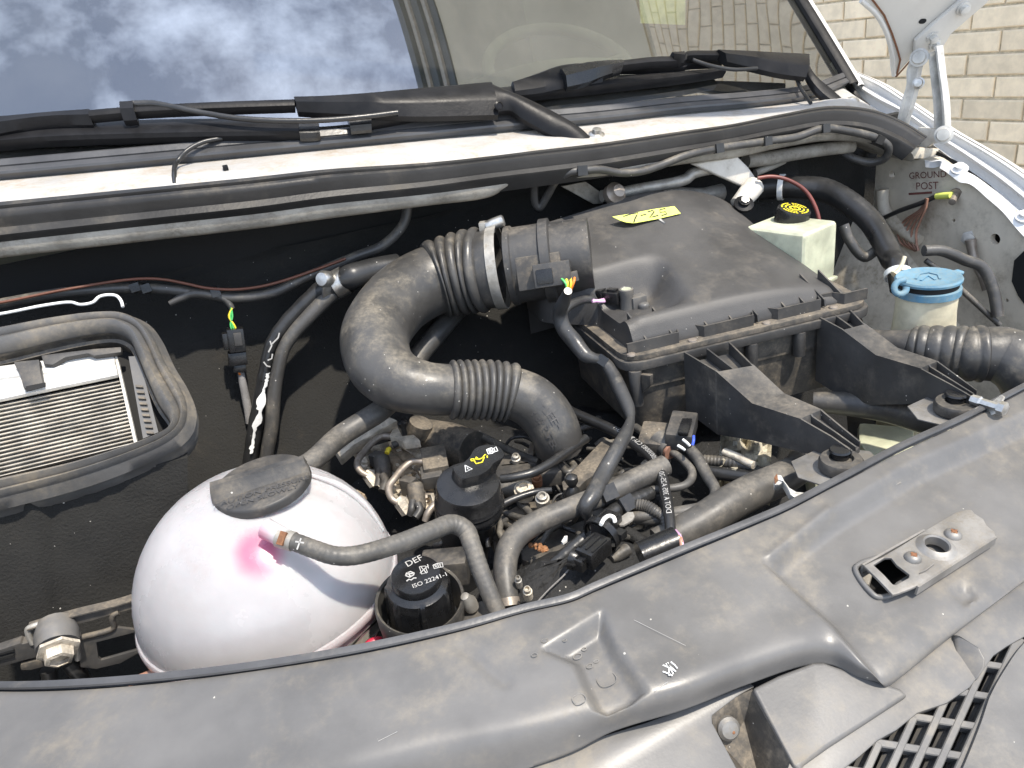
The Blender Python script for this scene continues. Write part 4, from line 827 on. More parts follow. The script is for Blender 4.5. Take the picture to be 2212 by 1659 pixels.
# ------------------------------------------------------------------ big intake hose with bellows
def tubepath(pts, sub=6): return cat([P(c, z=z) if z < 3 else P(c, d=z-10) for c, z in pts], sub)
UP = [((1300, 440), 1.203, 235), ((1160, 462), 1.202, 245), ((1040, 482), 1.201, 250), ((960, 492), 1.2, 238), ((830, 512), 1.198, 232), ((640, 560), 1.194, 216), ((470, 650), 1.188, 216), ((345, 780), 1.178, 215), ((278, 930), 1.168, 214), ((322, 1095), 1.15, 206), ((440, 1190), 1.138, 186), ((600, 1232), 1.128, 166), ((740, 1240), 1.120, 160), ((840, 1240), 1.115, 162), ((1000, 1243), 1.107, 164), ((1140, 1262), 1.098, 162), ((1250, 1310), 1.085, 166), ((1340, 1395), 1.066, 164), ((1400, 1500), 1.045, 158), ((1425, 1600), 1.02, 150)]
up_pts = [P(cE(*c), z=z) for c, z, r in UP]; up_r = [m_px(r*.3472, up_pts[i]) for i, (c, z, r) in enumerate(UP)]
SUBU = 14; pathU = cat(up_pts, SUBU); accU = [0]
for i in range(1, len(pathU)): accU.append(accU[-1]+(pathU[i]-pathU[i-1]).length)
def zone(i0, i1, nr, amp):
    a, b = accU[i0*SUBU], accU[i1*SUBU]
    def f(L):
        if L < a or L > b: return 1.
        t = (L-a)/(b-a)*nr; q = abs(math.sin(math.pi*t)); return 1+amp*(q**.6)-.0
    return f
zA, zB = zone(3, 5, 5, .13), zone(12, 15, 9, .17)
hb = thing('intake_hose', 'thick black rubber intake hose bent in a U with two ribbed bellows', 'hose', up_pts[9]-V3((0, 0, .1)))
def span(i0, i1): return slice(i0*SUBU, i1*SUBU+1)
rU = cat1(up_r, SUBU)
# finer resampling for the ribs
def fine(i0, i1, k):
    p = pathU[span(i0, i1)]; r = rU[span(i0, i1)]; a0 = accU[i0*SUBU]; P_, R_, L_ = [], [], []
    for i in range(len(p)-1):
        for j in range(k):
            t = j/k; P_.append(p[i].lerp(p[i+1], t)); R_.append(r[i]+(r[i+1]-r[i])*t); L_.append(accU[i0*SUBU+i]*(1-t)+accU[i0*SUBU+i+1]*t)
    P_.append(p[-1]); R_.append(r[-1]); L_.append(accU[i1*SUBU]); return P_, R_, L_
g = G(); q, r_, l_ = fine(5, 12, 2); g.tube(q, r_, 40, smooth=False, caps=False); obj('elbow', g, MT['rubber'], hb, 60)
g = G(); q, r_, l_ = fine(3, 5, 4); g.tube(q, [a*zA(b) for a, b in zip(r_, l_)], 40, smooth=False, caps=False); obj('bellows', g, MT['rubber'], hb, 60)
g = G(); q, r_, l_ = fine(12, 15, 4); g.tube(q, [a*zB(b) for a, b in zip(r_, l_)], 40, smooth=False, caps=False); obj('bellows', g, MT['rubber'], hb, 60)
g = G(); q, r_, l_ = fine(15, 19, 2); g.tube(q, r_, 36, smooth=False); obj('lower_elbow', g, MT['rubber'], hb, 60)
g = G(); q, r_, l_ = fine(2, 3, 3); g.tube(q, r_, 40, smooth=False, caps=False); obj('cuff', g, MT['rubber'], hb, 60)
# moulded marks on the lower elbow
pth = pathU[span(15, 19)]; rm = m_px(57, up_pts[17]); T_, N_ = frames(pth)
i_ = len(pth)//2; vd = (CAM-pth[i_]).normalized(); b_ = T_[i_].cross(N_[i_]); an = math.atan2(vd.dot(b_), vd.dot(N_[i_]))
g = G(); text_tube(g, 'A 906 528', .012, pth, rm, .028, an+.25, .0008); text_tube(g, '-TEEE-', .013, pth, rm, .034, an-.15, .0008); obj('moulded_text', g, MT['emb'], hb, 0)
# hose clamp band with screw
tU, nU = frames(pathU); ic = int(2.05*SUBU); c0, ax = pathU[ic], tU[ic]; rc_ = rU[ic]
hc = thing('hose_clamp', 'steel band clamp with a top screw round the intake hose cuff', 'clamp', c0-V3((0, 0, rc_)))
g = G(); g.lathe([(rc_*1.01, -.008), (rc_*1.035, -.008), (rc_*1.035, .006), (rc_*1.01, .006)], c0, ax, 44); g.f = [f for f in g.f if len(f) == 4]; obj('band', g, MT['metal'], hc, 30)
q = P(cE(1025, 205), d=depth(c0)-.02); obj('clamp_screw', G().lathe([(.001, -.014), (.0075, -.013), (.0085, .0), (.0085, .012), (.006, .014), (.001, .0145)], q, V3((.9, -.35, .2)), 14), MT['steel'], hc, 35)
g = G(); g.box(q+V3((-.010, .006, -.004)), (.022, .014, .016), ex=ax); obj('clamp_housing', g, MT['metal'], hc, 30, .001)
# ------------------------------------------------------------------ air flow sensor between hose and box
ax = -ax if ax.x < 0 else ax
mf = thing('air_flow_sensor', 'black cylindrical air flow meter between the ribbed hose and filter box', 'sensor', c0+V3((.06, 0, -.05)))
m0 = P(cE(1195, 460), z=1.202); r0 = m_px(238*.3472, m0)
obj('meter_tube', G().lathe([(r0*.93, -.02), (r0*1.03, -.018), (r0*1.03, -.010), (r0*.98, -.008), (r0*.98, .030), (r0*1.08, .032), (r0*1.08, .045), (r0*.95, .047), (r0*.93, .10)], m0, ax, 44), MT['plastic'], mf, 35)
vv = (CAM-m0).normalized(); fr_ = (vv-ax*vv.dot(ax)).normalized()
q0 = P(cE(1300, 505), d=depth(m0)-r0*.98); upv = ax.cross(fr_); upv = upv if upv.z > 0 else -upv
pd = obj('sensor_pad', G().box(q0-fr_*.004, (.062, .046, .012), ex=ax, ez=fr_), MT['dusty'], mf, 30, .002)
q1 = P(cE(1385, 520), d=depth(m0)-r0*1.12); pb = obj('plug', G().box(q1, (.050, .032, .026), ex=ax+fr_*.25, ez=fr_), MT['plastic'], mf, 30, .0018)
g = G(); g.box(P(cE(1335, 535), d=depth(q1)-.010), (.022, .020, .006), ex=ax+fr_*.25, ez=fr_); obj('latch', g, MT['plastic_clean'], pb, 30, .001)
g = G(); g.box(P(cE(1470, 545), d=depth(q1)-.006), (.032, .014, .012), ex=ax-fr_*.3+upv*.08, ez=fr_); obj('wire_exit', g, MT['dusty'], pb, 30, .001)
# mounting ear with screw and post
ea = [P(cE(*c), d=depth(m0)-.035) for c in ((1295, 225), (1345, 215), (1385, 250), (1390, 330), (1370, 410), (1340, 420), (1310, 330))]
g = G(); g.prism(ea, ax*.006); er = obj('ear', g, MT['plastic'], mf, 30, .0015)
q = P(cE(1328, 268), d=depth(m0)-.042); obj('ear_screw', G().lathe([(.0085, 0), (.0085, .004), (.0075, .005), (.003, .0052), (.0028, .003), (1e-7, .003)], q, fr_-ax*.6, 16), MT['plastic_clean'], er, 35)
g = G(); g.tube([P(cE(1380, 250), d=depth(m0)-.03), P(cE(1540, 228), d=depth(m0)-.01)], .0085, 12); obj('ear_post', g, MT['plastic'], mf, 40)
# wires at the flow sensor plug
for k, (c0_, c1_, mm) in enumerate((((1440, 548), (1478, 622), 'w_green'), ((1468, 545), (1472, 625), 'w_yel'), ((1495, 545), (1490, 625), 'w_yel'), ((1522, 538), (1496, 620), 'w_org'))):
    d_ = depth(q1)-.012; g = G(); g.tube([P(cE(*c0_), d=d_), P(cE((c0_[0]+c1_[0])/2+6, (c0_[1]+c1_[1])/2-8), d=d_-.004), P(cE(*c1_), d=d_)], .0018, 6); obj('wire', g, MT[mm], mf, 60)
# ------------------------------------------------------------------ hoses and harnesses
def hose(name, label, ct, pts, mt, n=14, sub=7, mod=None, flat=1., group=None):
    """pts: (crop pixel, height, radius in d pixels)"""
    pp_ = [P(c, z=z) for c, z, r in pts]; rr = [m_px(r, pp_[i]) for i, (c, z, r) in enumerate(pts)]
    g = G(); g.tube(pp_, rr, n, sub, mod=mod, flat=flat); o = obj(name, g, MT[mt], None, 60); tag(o, label, ct, group); return o, pp_, rr
def band(par, c, ax, r, w, mt='plastic_clean', nm='cable_tie', head=True):
    g = G(); g.lathe([(r*1.0, -w/2), (r*1.10, -w/2), (r*1.10, w/2), (r*1.0, w/2)], c, ax, 20); g.f = [f for f in g.f if len(f) == 4]
    if head:
        v = (CAM-c).normalized(); a = V3(ax).normalized(); v = (v-a*v.dot(a)).normalized(); g.box(c+v*r*1.2, (w*1.5, w*1.4, r*.45), ex=ax, ez=v)
    return obj(nm, g, MT[mt], par, 30)
lab_sleeve = 'glossy black sleeve cable hanging from the air filter box down to the engine'
h, pp_, rr = hose('sleeve_cable', lab_sleeve, 'cable', [(cE(1480, 625), 1.205, 9), (cE(1455, 690), 1.185, 14), (cE(1430, 760), 1.165, 16), (cE(1450, 850), 1.145, 17), (cE(1520, 940), 1.125, 18), (cE(1590, 1025), 1.11, 16), (cE(1640, 1045), 1.105, 12), (cE(1690, 1055), 1.10, 11), (cE(1740, 1110), 1.09, 15), (cE(1800, 1230), 1.075, 16), (cE(1855, 1350), 1.065, 14), (cE(1868, 1420), 1.062, 9), (cE(1845, 1500), 1.06, 14), (cE(1780, 1620), 1.055, 17), (cH(1700, 420), 1.045, 18), (cH(1630, 560), 1.04, 19), (cH(1590, 620), 1.035, 17), (cH(1600, 680), 1.02, 12)], 'sleeve', 16)
band(h, pp_[7], pp_[8]-pp_[6], rr[7], .009)
h2, p2, r2_ = hose('sensor_branch', 'short black sleeve branch feeding the lid sensor plug', 'cable', [(cE(1435, 790), 1.158, 9), (cE(1460, 740), 1.165, 11), (cE(1520, 700), 1.165, 10), (cE(1580, 680), 1.16, 9), (cE(1632, 678), 1.155, 8.5)], 'sleeve', 12)
for k, (y0, y1) in enumerate(((682, 690), (690, 678))):
    g = G(); g.tube([P(cE(1630, y0), z=1.156), P(cE(1665, (y0+y1)/2+3), z=1.154), P(cE(1708, y1), z=1.151)], .0022, 6); obj('wire', g, MT['w_pink'], h2, 60)
hh, pr_, rr_p = hose('printed_hose', 'black hose with white printed lettering curving down to the panel rim', 'hose', [(cH(1380, -60), 1.03, 12), (cH(1490, 30), 1.03, 12), (cH(1600, 80), 1.03, 12), (cH(1740, 140), 1.03, 12), (cH(1900, 235), 1.03, 12), (cH(2010, 330), 1.028, 12), (cH(2065, 440), 1.025, 12), (cH(2090, 560), 1.02, 12), (cH(2112, 700), 1.015, 12), (cH(2120, 840), 1.005, 12)], 'rubber_black', 16)
pp2 = cat(pr_, 7); T_, N_ = frames(pp2); i_ = len(pp2)*3//4; vd = (CAM-pp2[i_]).normalized(); b_ = T_[i_].cross(N_[i_]); an = math.atan2(vd.dot(b_), vd.dot(N_[i_])); acc_ = sum((pp2[i+1]-pp2[i]).length for i in range(len(pp2)-1))
g = G(); text_tube(g, 'DOT A 305 A25-20 2BKZ 20030083 CSA Perr 12.5x3', .0082, pp2, rr_p[5], acc_-.03, an, .0004, -1); obj('printed_text', g, MT['wht_worn'], hh, 0)
h, q, rr = hose('coolant_hose', 'thick grey brown rubber hose bending down in front of the oil filler', 'hose', [(cH(1115, 1245), .99, 22), (cH(1100, 1150), 1.0, 24), (cH(1088, 1020), 1.012, 26), (cH(1105, 900), 1.02, 26.5), (cH(1160, 810), 1.024, 26.5), (cH(1280, 725), 1.026, 25), (cH(1480, 640), 1.026, 24), (cH(1700, 550), 1.026, 24), (cH(1900, 455), 1.026, 24), (cH(2080, 370), 1.026, 24)], 'rubber_dusty', 24)
band(h, q[7], q[8]-q[6], rr[7]*1.02, .012, 'rubber_black'); band(h, q[0].lerp(q[1], .25), q[1]-q[0], rr[0]*1.02, .008, 'pipe', 'hose_band', False)
h, q, rr = hose('tank_hose', 'grey ribbed rubber hose running from the coolant tank over to the panel', 'hose', [((606, 1162), 10.655, 20), ((640, 1172), 10.655, 20), ((680, 1187), 10.652, 20), ((722, 1200), 10.65, 20.5), ((765, 1200), 10.652, 21), ((852, 1177), 10.672, 21), ((930, 1148), 10.695, 21), ((978, 1132), 10.71, 21), ((1006, 1146), 10.71, 21), ((1020, 1180), 10.70, 20), ((1036, 1228), 10.69, 20), ((1074, 1322), 10.675, 19)] and [((606, 1162), 1.12, 20)], 'rubber_dusty') if False else (None, None, None)
th_ = [((606, 1162), .655, 19.5), ((640, 1172), .652, 19.5), ((680, 1187), .648, 20), ((722, 1200), .645, 20.5), ((765, 1200), .648, 21), ((852, 1177), .668, 21), ((930, 1148), .69, 21), ((978, 1132), .705, 21), ((1006, 1146), .706, 21), ((1020, 1180), .70, 20), ((1036, 1228), .695, 20), ((1076, 1326), .685, 19)]
tq = [P(c, d=d) for c, d, r in th_]; tr_ = [r*d/FPX for c, d, r in th_]
g = G(); g.tube(tq, tr_, 20, 24, mod=lambda L, i: 1+.012*math.sin(L*1100)); those = tag(obj('tank_hose', g, MT['rubber_dusty'], None, 60), 'grey rubber hose running from the coolant tank over to the front panel', 'hose')
ax = (tq[1]-tq[0]).normalized(); cc0 = tq[0].lerp(tq[1], .35); g = G(); r_ = tr_[0]
g.lathe([(r_*1.02, -.0075), (r_*1.10, -.0075), (r_*1.10, .0075), (r_*1.02, .0075)], cc0, ax, 28); g.f = [f for f in g.f if len(f) == 4]; obj('spring_clamp', g, MT['metal'], those, 30)
v = (CAM-cc0).normalized(); v = (v-ax*v.dot(ax)).normalized(); g = G(); g.box(cc0+v*r_*1.1, (.006, .012, .004), ex=ax, ez=v); obj('clamp_ear', g, MT['rust'], those, 30, .0006)
g = G(); c1 = tq[1].lerp(tq[2], .35)+v*r_*1.02; sx = ax; sy = v.cross(ax); strip(g, [c1-sx*.004+sy*.001, c1+sx*.004+sy*.002], .0014, v, .0004); strip(g, [c1-sy*.005, c1+sy*.005], .0014, v, .0004); obj('paint_mark', g, MT['wht_worn'], those, 0)
# more hoses: (name, label, points, material)
h, q, rr = hose('braided_hose', 'braided black hose leaving the oil filler cap toward the intake elbow', 'hose', [(cH(1060, 452), 1.035, 9.5), (cH(1150, 440), 1.035, 10), (cH(1260, 412), 1.035, 10), (cH(1360, 360), 1.034, 10), (cH(1460, 290), 1.032, 10), (cH(1590, 200), 1.03, 10)], 'w_grey' if False else 'rubber_black', 12, mod=lambda L, i: 1+.06*(i % 2))
h, q, rr = hose('braided_hose', 'short braided sleeve hose below the oil filler cap ending at a bolt', 'hose', [(cH(960, 720), 1.015, 8), (cH(1000, 660), 1.016, 8), (cH(1080, 605), 1.017, 8), (cH(1180, 562), 1.018, 8), (cH(1280, 532), 1.018, 7.5), (cH(1380, 520), 1.018, 7)], 'rubber_black', 12, mod=lambda L, i: 1+.07*(i % 2))
hose('firewall_hose', 'dusty grey hose passing under the intake hose behind the coolant tank', 'hose', [(cD(1850, 1420), 1.08, 22), (cD(1950, 1360), 1.08, 23), (cE(60, 1530), 1.08, 24), (cE(200, 1440), 1.085, 24), (cE(310, 1370), 1.09, 24), (cE(420, 1260), 1.09, 24)], 'rubber_dusty', 18)
hose('vent_hose', 'short dark hose slanting inside the loop of the intake hose', 'hose', [(cE(500, 1120), 1.08, 22), (cE(560, 1020), 1.095, 22), (cE(640, 920), 1.11, 22), (cE(740, 800), 1.125, 22), (cE(800, 730), 1.13, 22)], 'rubber', 16)
hose('radiator_hose', 'wide dusty lower radiator hose along the front panel under the filter box', 'hose', [(cK(640, 1420), .985, 34), (cK(820, 1330), .99, 36), (cK(1020, 1225), .995, 38), (cK(1250, 1080), 1.0, 39), (cK(1500, 945), 1.0, 38), (cK(1720, 850), 1.0, 36), (cK(1860, 760), .998, 33), (cK(1920, 640), .99, 30), (cK(1930, 540), .98, 28)], 'rubber_dusty', 26)
hose('loop_cable', 'dusty wrapped cable looping from the brown plug beside the printed hose', 'cable', [(cK(730, 600), 1.02, 8), (cK(790, 635), 1.02, 8.5), (cK(870, 700), 1.018, 9), (cK(935, 780), 1.014, 9.5), (cK(935, 850), 1.012, 9.5), (cK(880, 905), 1.012, 8.5), (cK(790, 930), 1.012, 9), (cK(620, 945), 1.012, 9), (cK(450, 990), 1.012, 10), (cK(330, 1050), 1.01, 11)], 'rubber_dusty', 12)
hose('loop_cable', 'thicker wrapped cable looping down from the black plug with blue wire', 'cable', [(cK(920, 590), 1.025, 12), (cK(1000, 690), 1.02, 13), (cK(1075, 830), 1.014, 13), (cK(1140, 940), 1.01, 12), (cK(1130, 1020), 1.008, 12), (cK(1050, 1090), 1.006, 12), (cK(900, 1130), 1.005, 13), (cK(700, 1160), 1.004, 13), (cK(500, 1180), 1.004, 13), (cK(380, 1190), 1.0, 13)], 'rubber_dusty', 14)
hose('ribbed_hose', 'dark fine ribbed hose lying behind the looping cables', 'hose', [(cK(1040, 690), .99, 12), (cK(1200, 705), .99, 13), (cK(1380, 735), .99, 13), (cK(1540, 800), .985, 13)], 'rubber', 14, 20, mod=lambda L, i: 1+.05*math.sin(i*1.6))
hose('dark_hose', 'smooth dark hose parallel to the ribbed hose above the radiator hose', 'hose', [(cK(1060, 790), .985, 14), (cK(1250, 815), .985, 15), (cK(1450, 835), .985, 15), (cK(1640, 830), .982, 15)], 'rubber_black', 14)
h, q, rr = hose('wrapped_harness', 'tape wrapped harness running to the twin plug near the panel rim', 'harness', [(cH(2000, 540), 1.01, 16), (cH(1900, 580), 1.012, 17), (cH(1820, 620), 1.014, 17), (cH(1730, 680), 1.015, 16), (cH(1660, 760), 1.014, 14), (cH(1560, 840), 1.01, 15), (cH(1430, 950), 1.0, 15), (cH(1300, 1060), .99, 15), (cH(1215, 1130), .98, 15)], 'rubber_black', 14, mod=lambda L, i: 1+.05*math.sin(i*2.2))
band(h, q[2], q[3]-q[1], rr[2], .012, 'rubber_black')
hose('thin_pipe', 'thin smooth pipe under the harness ending at the large bent hose', 'pipe', [(cH(1205, 1130), .985, 6), (cH(1330, 1085), .99, 6), (cH(1440, 1030), .998, 6), (cH(1530, 980), 1.004, 6), (cH(1570, 880), 1.015, 6), (cH(1640, 790), 1.02, 6), (cH(1690, 730), 1.024, 5)], 'rubber_dusty', 10)
hose('corrugated_conduit', 'short corrugated conduit beside the grey oval tag', 'conduit', [(cH(1905, 610), 1.015, 12), (cH(1960, 620), 1.014, 13), (cH(2010, 645), 1.012, 13), (cH(2070, 690), 1.008, 10), (cH(2090, 760), 1.0, 9)], 'rubber_dusty', 14, 14, mod=lambda L, i: 1+.09*math.sin(i*1.57))
hose('cross_pipe', 'straight dusty pipe under the corrugated conduit', 'pipe', [(cH(1880, 690), 1.0, 15), (cH(2000, 700), 1.0, 15), (cH(2212, 690), 1.0, 15), (cH(2400, 660), 1.0, 15)], 'rubber_dusty', 14)
hose('foam_hose', 'dark foam covered hose between the twin plug and the panel rim', 'hose', [(cH(1840, 780), .985, 15), (cH(1920, 830), .98, 15), (cH(2000, 880), .975, 15), (cH(2060, 940), .97, 14)], 'foam', 12)
# loom along the firewall with brown wire
FWp = (V3((0, 1.085, 1.2)), V3((0, -1, .15)).normalized()); FD = lambda x, y, o_=0: P(cD(x, y), pl=(FWp[0]+FWp[1]*o_, FWp[1]))
def wall_tube(name, label, ct, pts, r, mt, o_=.0, n=10, mod=None, par=None):
    q = [FD(x, y, o_) for x, y in pts]; g = G(); g.tube(q, [m_px(r, p) for p in q] if not isinstance(r, list) else [m_px(a, p) for a, p in zip(r, q)], n, 7, mod=mod); o = obj(name, g, MT[mt], par, 60)
    if par is None: tag(o, label, ct)
    return o, q
lm, lq = wall_tube('wiring_loom', 'dusty cloth wrapped wiring loom strung along the dark firewall', 'harness', [(-500, 480), (0, 388), (400, 318), (700, 296), (900, 292), (1100, 305), (1300, 335), (1500, 350), (1700, 318), (1900, 225), (2212, 95), (2384, 24), (2514, -116), (2540, -260)], 11, 'rubber', .012)
wall_tube('wire', '', '', [(-500, 460), (0, 382), (400, 302), (830, 236), (1000, 236), (1150, 262), (1280, 290), (1450, 300), (1600, 285), (1720, 258), (1900, 200), (2150, 108)], 3.2, 'w_brown', .022, 8, par=lm)
wall_tube('loom_end', '', '', [(1330, 335), (1200, 325), (1120, 355), (1055, 388)], [11, 11, 9, 6], 'rubber', .014, par=lm)
for x, y in ((845, 285), (915, 290), (1345, 318)):
    c = FD(x, y, .012); band(lm, c, V3((1, 0, .1)), m_px(12, c), .008)
wall_tube('drop', '', '', [(1340, 340), (1400, 360), (1430, 395), (1445, 420)], [8, 8, 7, 6], 'rubber', .014, par=lm)
pc = thing('hanging_plug', 'black plug on green and yellow wires hanging on the firewall', 'connector', FD(1490, 800))
for k, (xo, mm) in enumerate(((-8, 'w_green'), (4, 'w_green'), (14, 'w_yel'))):
    wall_tube('wire', '', '', [(1440+xo*.3, 415), (1438-xo, 470), (1442+xo, 520), (1460+xo*1.3, 570)], 2.2, mm, .02, 6, par=pc)
up_ = FD(1440, 400)-FD(1500, 820); exq = up_.cross(FWp[1]).normalized()
c = FD(1470, 610, .018); b1 = obj('plug_body', G().box(c, (m_px(34, c), .03, m_px(50, c)), ex=exq, ez=up_), MT['plastic_clean'], pc, 30, .0015)
c = FD(1410, 620, .02); obj('plug_latch', G().box(c, (m_px(16, c), .018, m_px(36, c)), ex=exq, ez=up_), MT['plastic_clean'], b1, 30, .0015)
c = FD(1480, 610, .036); obj('plug_window', G().box(c, (m_px(16, c), .004, m_px(28, c)), ex=exq, ez=up_), MT['plastic'], b1, 30, .0008)
c = FD(1478, 725, .016); obj('plug_body', G().box(c, (m_px(38, c), .026, m_px(28, c)), ex=exq, ez=up_), MT['plastic_clean'], pc, 30, .0015)
c = FD(1492, 785, .016); obj('plug_boot', G().box(c, (m_px(26, c), .02, m_px(16, c)), ex=exq, ez=up_), MT['plastic_clean'], pc, 30, .0015)
wall_tube('braid_sleeve', '', '', [(1498, 812), (1510, 880), (1530, 980), (1545, 1060), (1555, 1130)], [7, 8, 8.5, 8.5, 9], 'w_grey', .016, 12, par=pc)
wall_tube('wire', '', '', [(1480, 808), (1488, 820), (1496, 832)], 2.5, 'w_org', .02, 6, par=pc)
# pair of heater hoses
ha, qa = wall_tube('heater_hose', 'tape wrapped heater hose with a peeling white stripe beside its twin', 'hose', [(1540, 1500), (1560, 1330), (1590, 1150), (1625, 950), (1655, 790), (1690, 640), (1760, 530), (1880, 400), (1990, 300), (2060, 250)], [15, 15, 16, 15, 14, 14, 15, 16, 17, 18], 'rubber_black', .035, 16, mod=lambda L, i: 1+.03*math.sin(i*1.3))
hb2, qb = wall_tube('heater_hose', 'smooth black heater hose running beside the tape wrapped one', 'hose', [(1640, 1500), (1660, 1330), (1690, 1150), (1705, 950), (1730, 800), (1765, 670), (1830, 570), (1930, 460), (2030, 360), (2075, 320)], [14, 14, 15, 15, 14, 14, 15, 16, 17, 17], 'rubber', .045, 16)
g = G(); rng = random.Random(3); pth = cat([FD(x, y, .05) for x, y in ((1565, 1320), (1572, 1250), (1588, 1160), (1620, 1050), (1628, 960), (1655, 880), (1668, 820))], 6); A2, B2 = [], []
for i, p in enumerate(pth):
    w = .0016+.0034*abs(math.sin(i*.37))*(1.6 if 12 < i < 26 else .4); A2.append(p+V3((-w+rng.uniform(-.0016, .0016), 0, 0))); B2.append(p+V3((w+rng.uniform(-.001, .001), 0, 0)))
g.ribbon(A2, B2, [(0, 0), (.5, .001), (1, 0)]); obj('peeled_stripe', g, MT['wht'], ha, 60)
g = G()
for a in (((1670, 690), (1690, 650), (1680, 620)), ((1690, 640), (1730, 600), (1738, 570)), ((1640, 750), (1660, 775), (1682, 780)), ((1665, 740), (1690, 730), (1695, 700))): strip(g, [FD(x, y, .053) for x, y in a], .0018, FWp[1], .0005)
obj('paint_cracks', g, MT['wht_worn'], ha, 0)
big_ = [FD(1980, 330, .03), FD(2060, 285, .04), FD(2130, 250, .045), FD(2230, 205, .045), P(cE(120, 540), d=1.03), P(cE(260, 500), d=1.05), P(cE(420, 470), d=1.07)]
g = G(); g.tube(big_, [m_px(r, p) for r, p in zip((24, 27, 28, 27, 27, 27, 27), big_)], 22, 7); bh = tag(obj('heater_manifold', g, MT['rubber_black'], None, 60), 'fat black heater pipe with a worm clamp going behind the intake hose', 'hose')
ax = big_[2]-big_[1]; c = big_[1].lerp(big_[2], .8); g = G(); r_ = m_px(29, c); g.lathe([(r_, -.009), (r_*1.06, -.009), (r_*1.06, .009), (r_, .009)], c, ax, 28); g.f = [f for f in g.f if len(f) == 4]; obj('worm_band', g, MT['steel'], bh, 30)
c = FD(2022, 235, .06); obj('worm_screw', G().lathe([(.001, -.012), (.011, -.011), (.012, .004), (.009, .009), (.001, .010)], c, V3((-.6, -.7, .3)), 16), MT['steel'], bh, 35)
g = G(); c = FD(2030, 290, .055); g.box(c, (.012, .008, .03), ez=(.2, -.2, 1)); obj('worm_tail', g, MT['steel'], bh, 30, .001)
# ------------------------------------------------------------------ coolant tank
tc_ = P((585, 1262), d=.775); TRd = .1305
tk = thing('coolant_tank', 'round milky white coolant expansion tank with pink fluid and black cap', 'tank', tc_-V3((0, 0, TRd)))
g = G(); g.ball(tc_, TRd, 26, (1, 1, .97))
for i, v in enumerate(g.v):
    q = v-tc_
    if q.z < 0: g.v[i] = tc_+V3((q.x*(1-.10*(-q.z/TRd)), q.y*(1-.10*(-q.z/TRd)), q.z*.95))
    s_ = .0035*math.exp(-((math.atan2(q.y, q.x)+.35)/.09)**2)*sstep(.02, .09, q.z); g.v[i] = g.v[i]-q.normalized()*s_
tb_ = obj('tank_body', g, MT['tankw'], tk, 180)
g = G(); g.lathe([(TRd*.995, .004), (TRd*1.012, .0035), (TRd*1.022, .001), (TRd*1.022, -.004), (TRd*1.01, -.0065), (TRd*.985, -.007)], tc_, (0, 0, 1), 72); g.f = [f for f in g.f if len(f) == 4]; obj('weld_seam', g, MT['tankw'], tb_, 40)
# rib crossing the right shoulder
a_ = [tc_+V3((math.cos(t)*math.sin(p_), math.sin(t)*math.sin(p_), math.cos(p_)))*TRd for t, p_ in ((.0, .55), (-.05, .8), (-.12, 1.05), (-.2, 1.3))]; g = G(); g.tube(a_, [.002, .004, .004, .002], 8); obj('moulded_rib', g, MT['tankw'], tb_, 70)
nb = tq[0].lerp(tq[1], -.9)-V3((0, -.006, .004))
g = G(); g.tube([nb+V3((0, 0, .006)), tq[0].lerp(tq[1], .6)], [.0095, .0085], 14); obj('nipple_tube', g, MT['tankw'], tk, 60)
tp0 = P((571, 1058), z=tc_.z+TRd*.89); 
obj('tank_neck', G().lathe([(.040, -.02), (.040, .004)], tp0, (0, 0, 1), 36), MT['tankw'], tk, 50)
cpn = V3((-.03, -.04, 1)).normalized(); cr_ = m_px(104, tp0)
cp = obj('cap', G().lathe([(cr_*.96, 0), (cr_, .002), (cr_, .008), (cr_*.985, .010), (cr_*.96, .011), (1e-7, .0125)], tp0, cpn, 56, fn=lambda a, h: 1+(.004 if math.cos(40*a) > 0 and h < .009 else 0)), MT['plastic'], tk, 40)
rd = (P((672, 1012), z=tp0.z)-P((468, 1072), z=tp0.z)).normalized(); sd_ = cpn.cross(rd)
g = G(); L2 = cr_*.98; w2_ = cr_*.22; rows = []
for t in (-1, -.96, -.7, 0, .7, .96, 1):
    hgt = .011 if abs(t) < .97 else .004; c = tp0+cpn*.0118+rd*L2*t; ww = w2_*(1-.12*abs(t)); rows.append([c-sd_*ww*1.5-cpn*.003, c-sd_*ww*.7+cpn*hgt*.6, c-sd_*ww*.45+cpn*hgt, c+sd_*ww*.45+cpn*hgt, c+sd_*ww*.7+cpn*hgt*.6, c+sd_*ww*1.5-cpn*.003])
g.grid(rows); obj('grip_rib', g, MT['plastic'], cp, 50)
g = G(); text_on(g, 'CAUTION PRESSURE', .0098, tp0+cpn*.0124-sd_*cr_*.47, rd, sd_, .0007); text_on(g, 'OPEN SLOWLY', .0098, tp0+cpn*.0122-sd_*cr_*.68, rd, sd_, .0007); obj('moulded_text', g, MT['emb'], cp, 0)
g = G(); c = P(cQ(2035, 690), d=.70); g.ball(c, .004, 8, (1, .6, 1.2)); obj('paint_dot', g, MT['teal'], tk, 60)
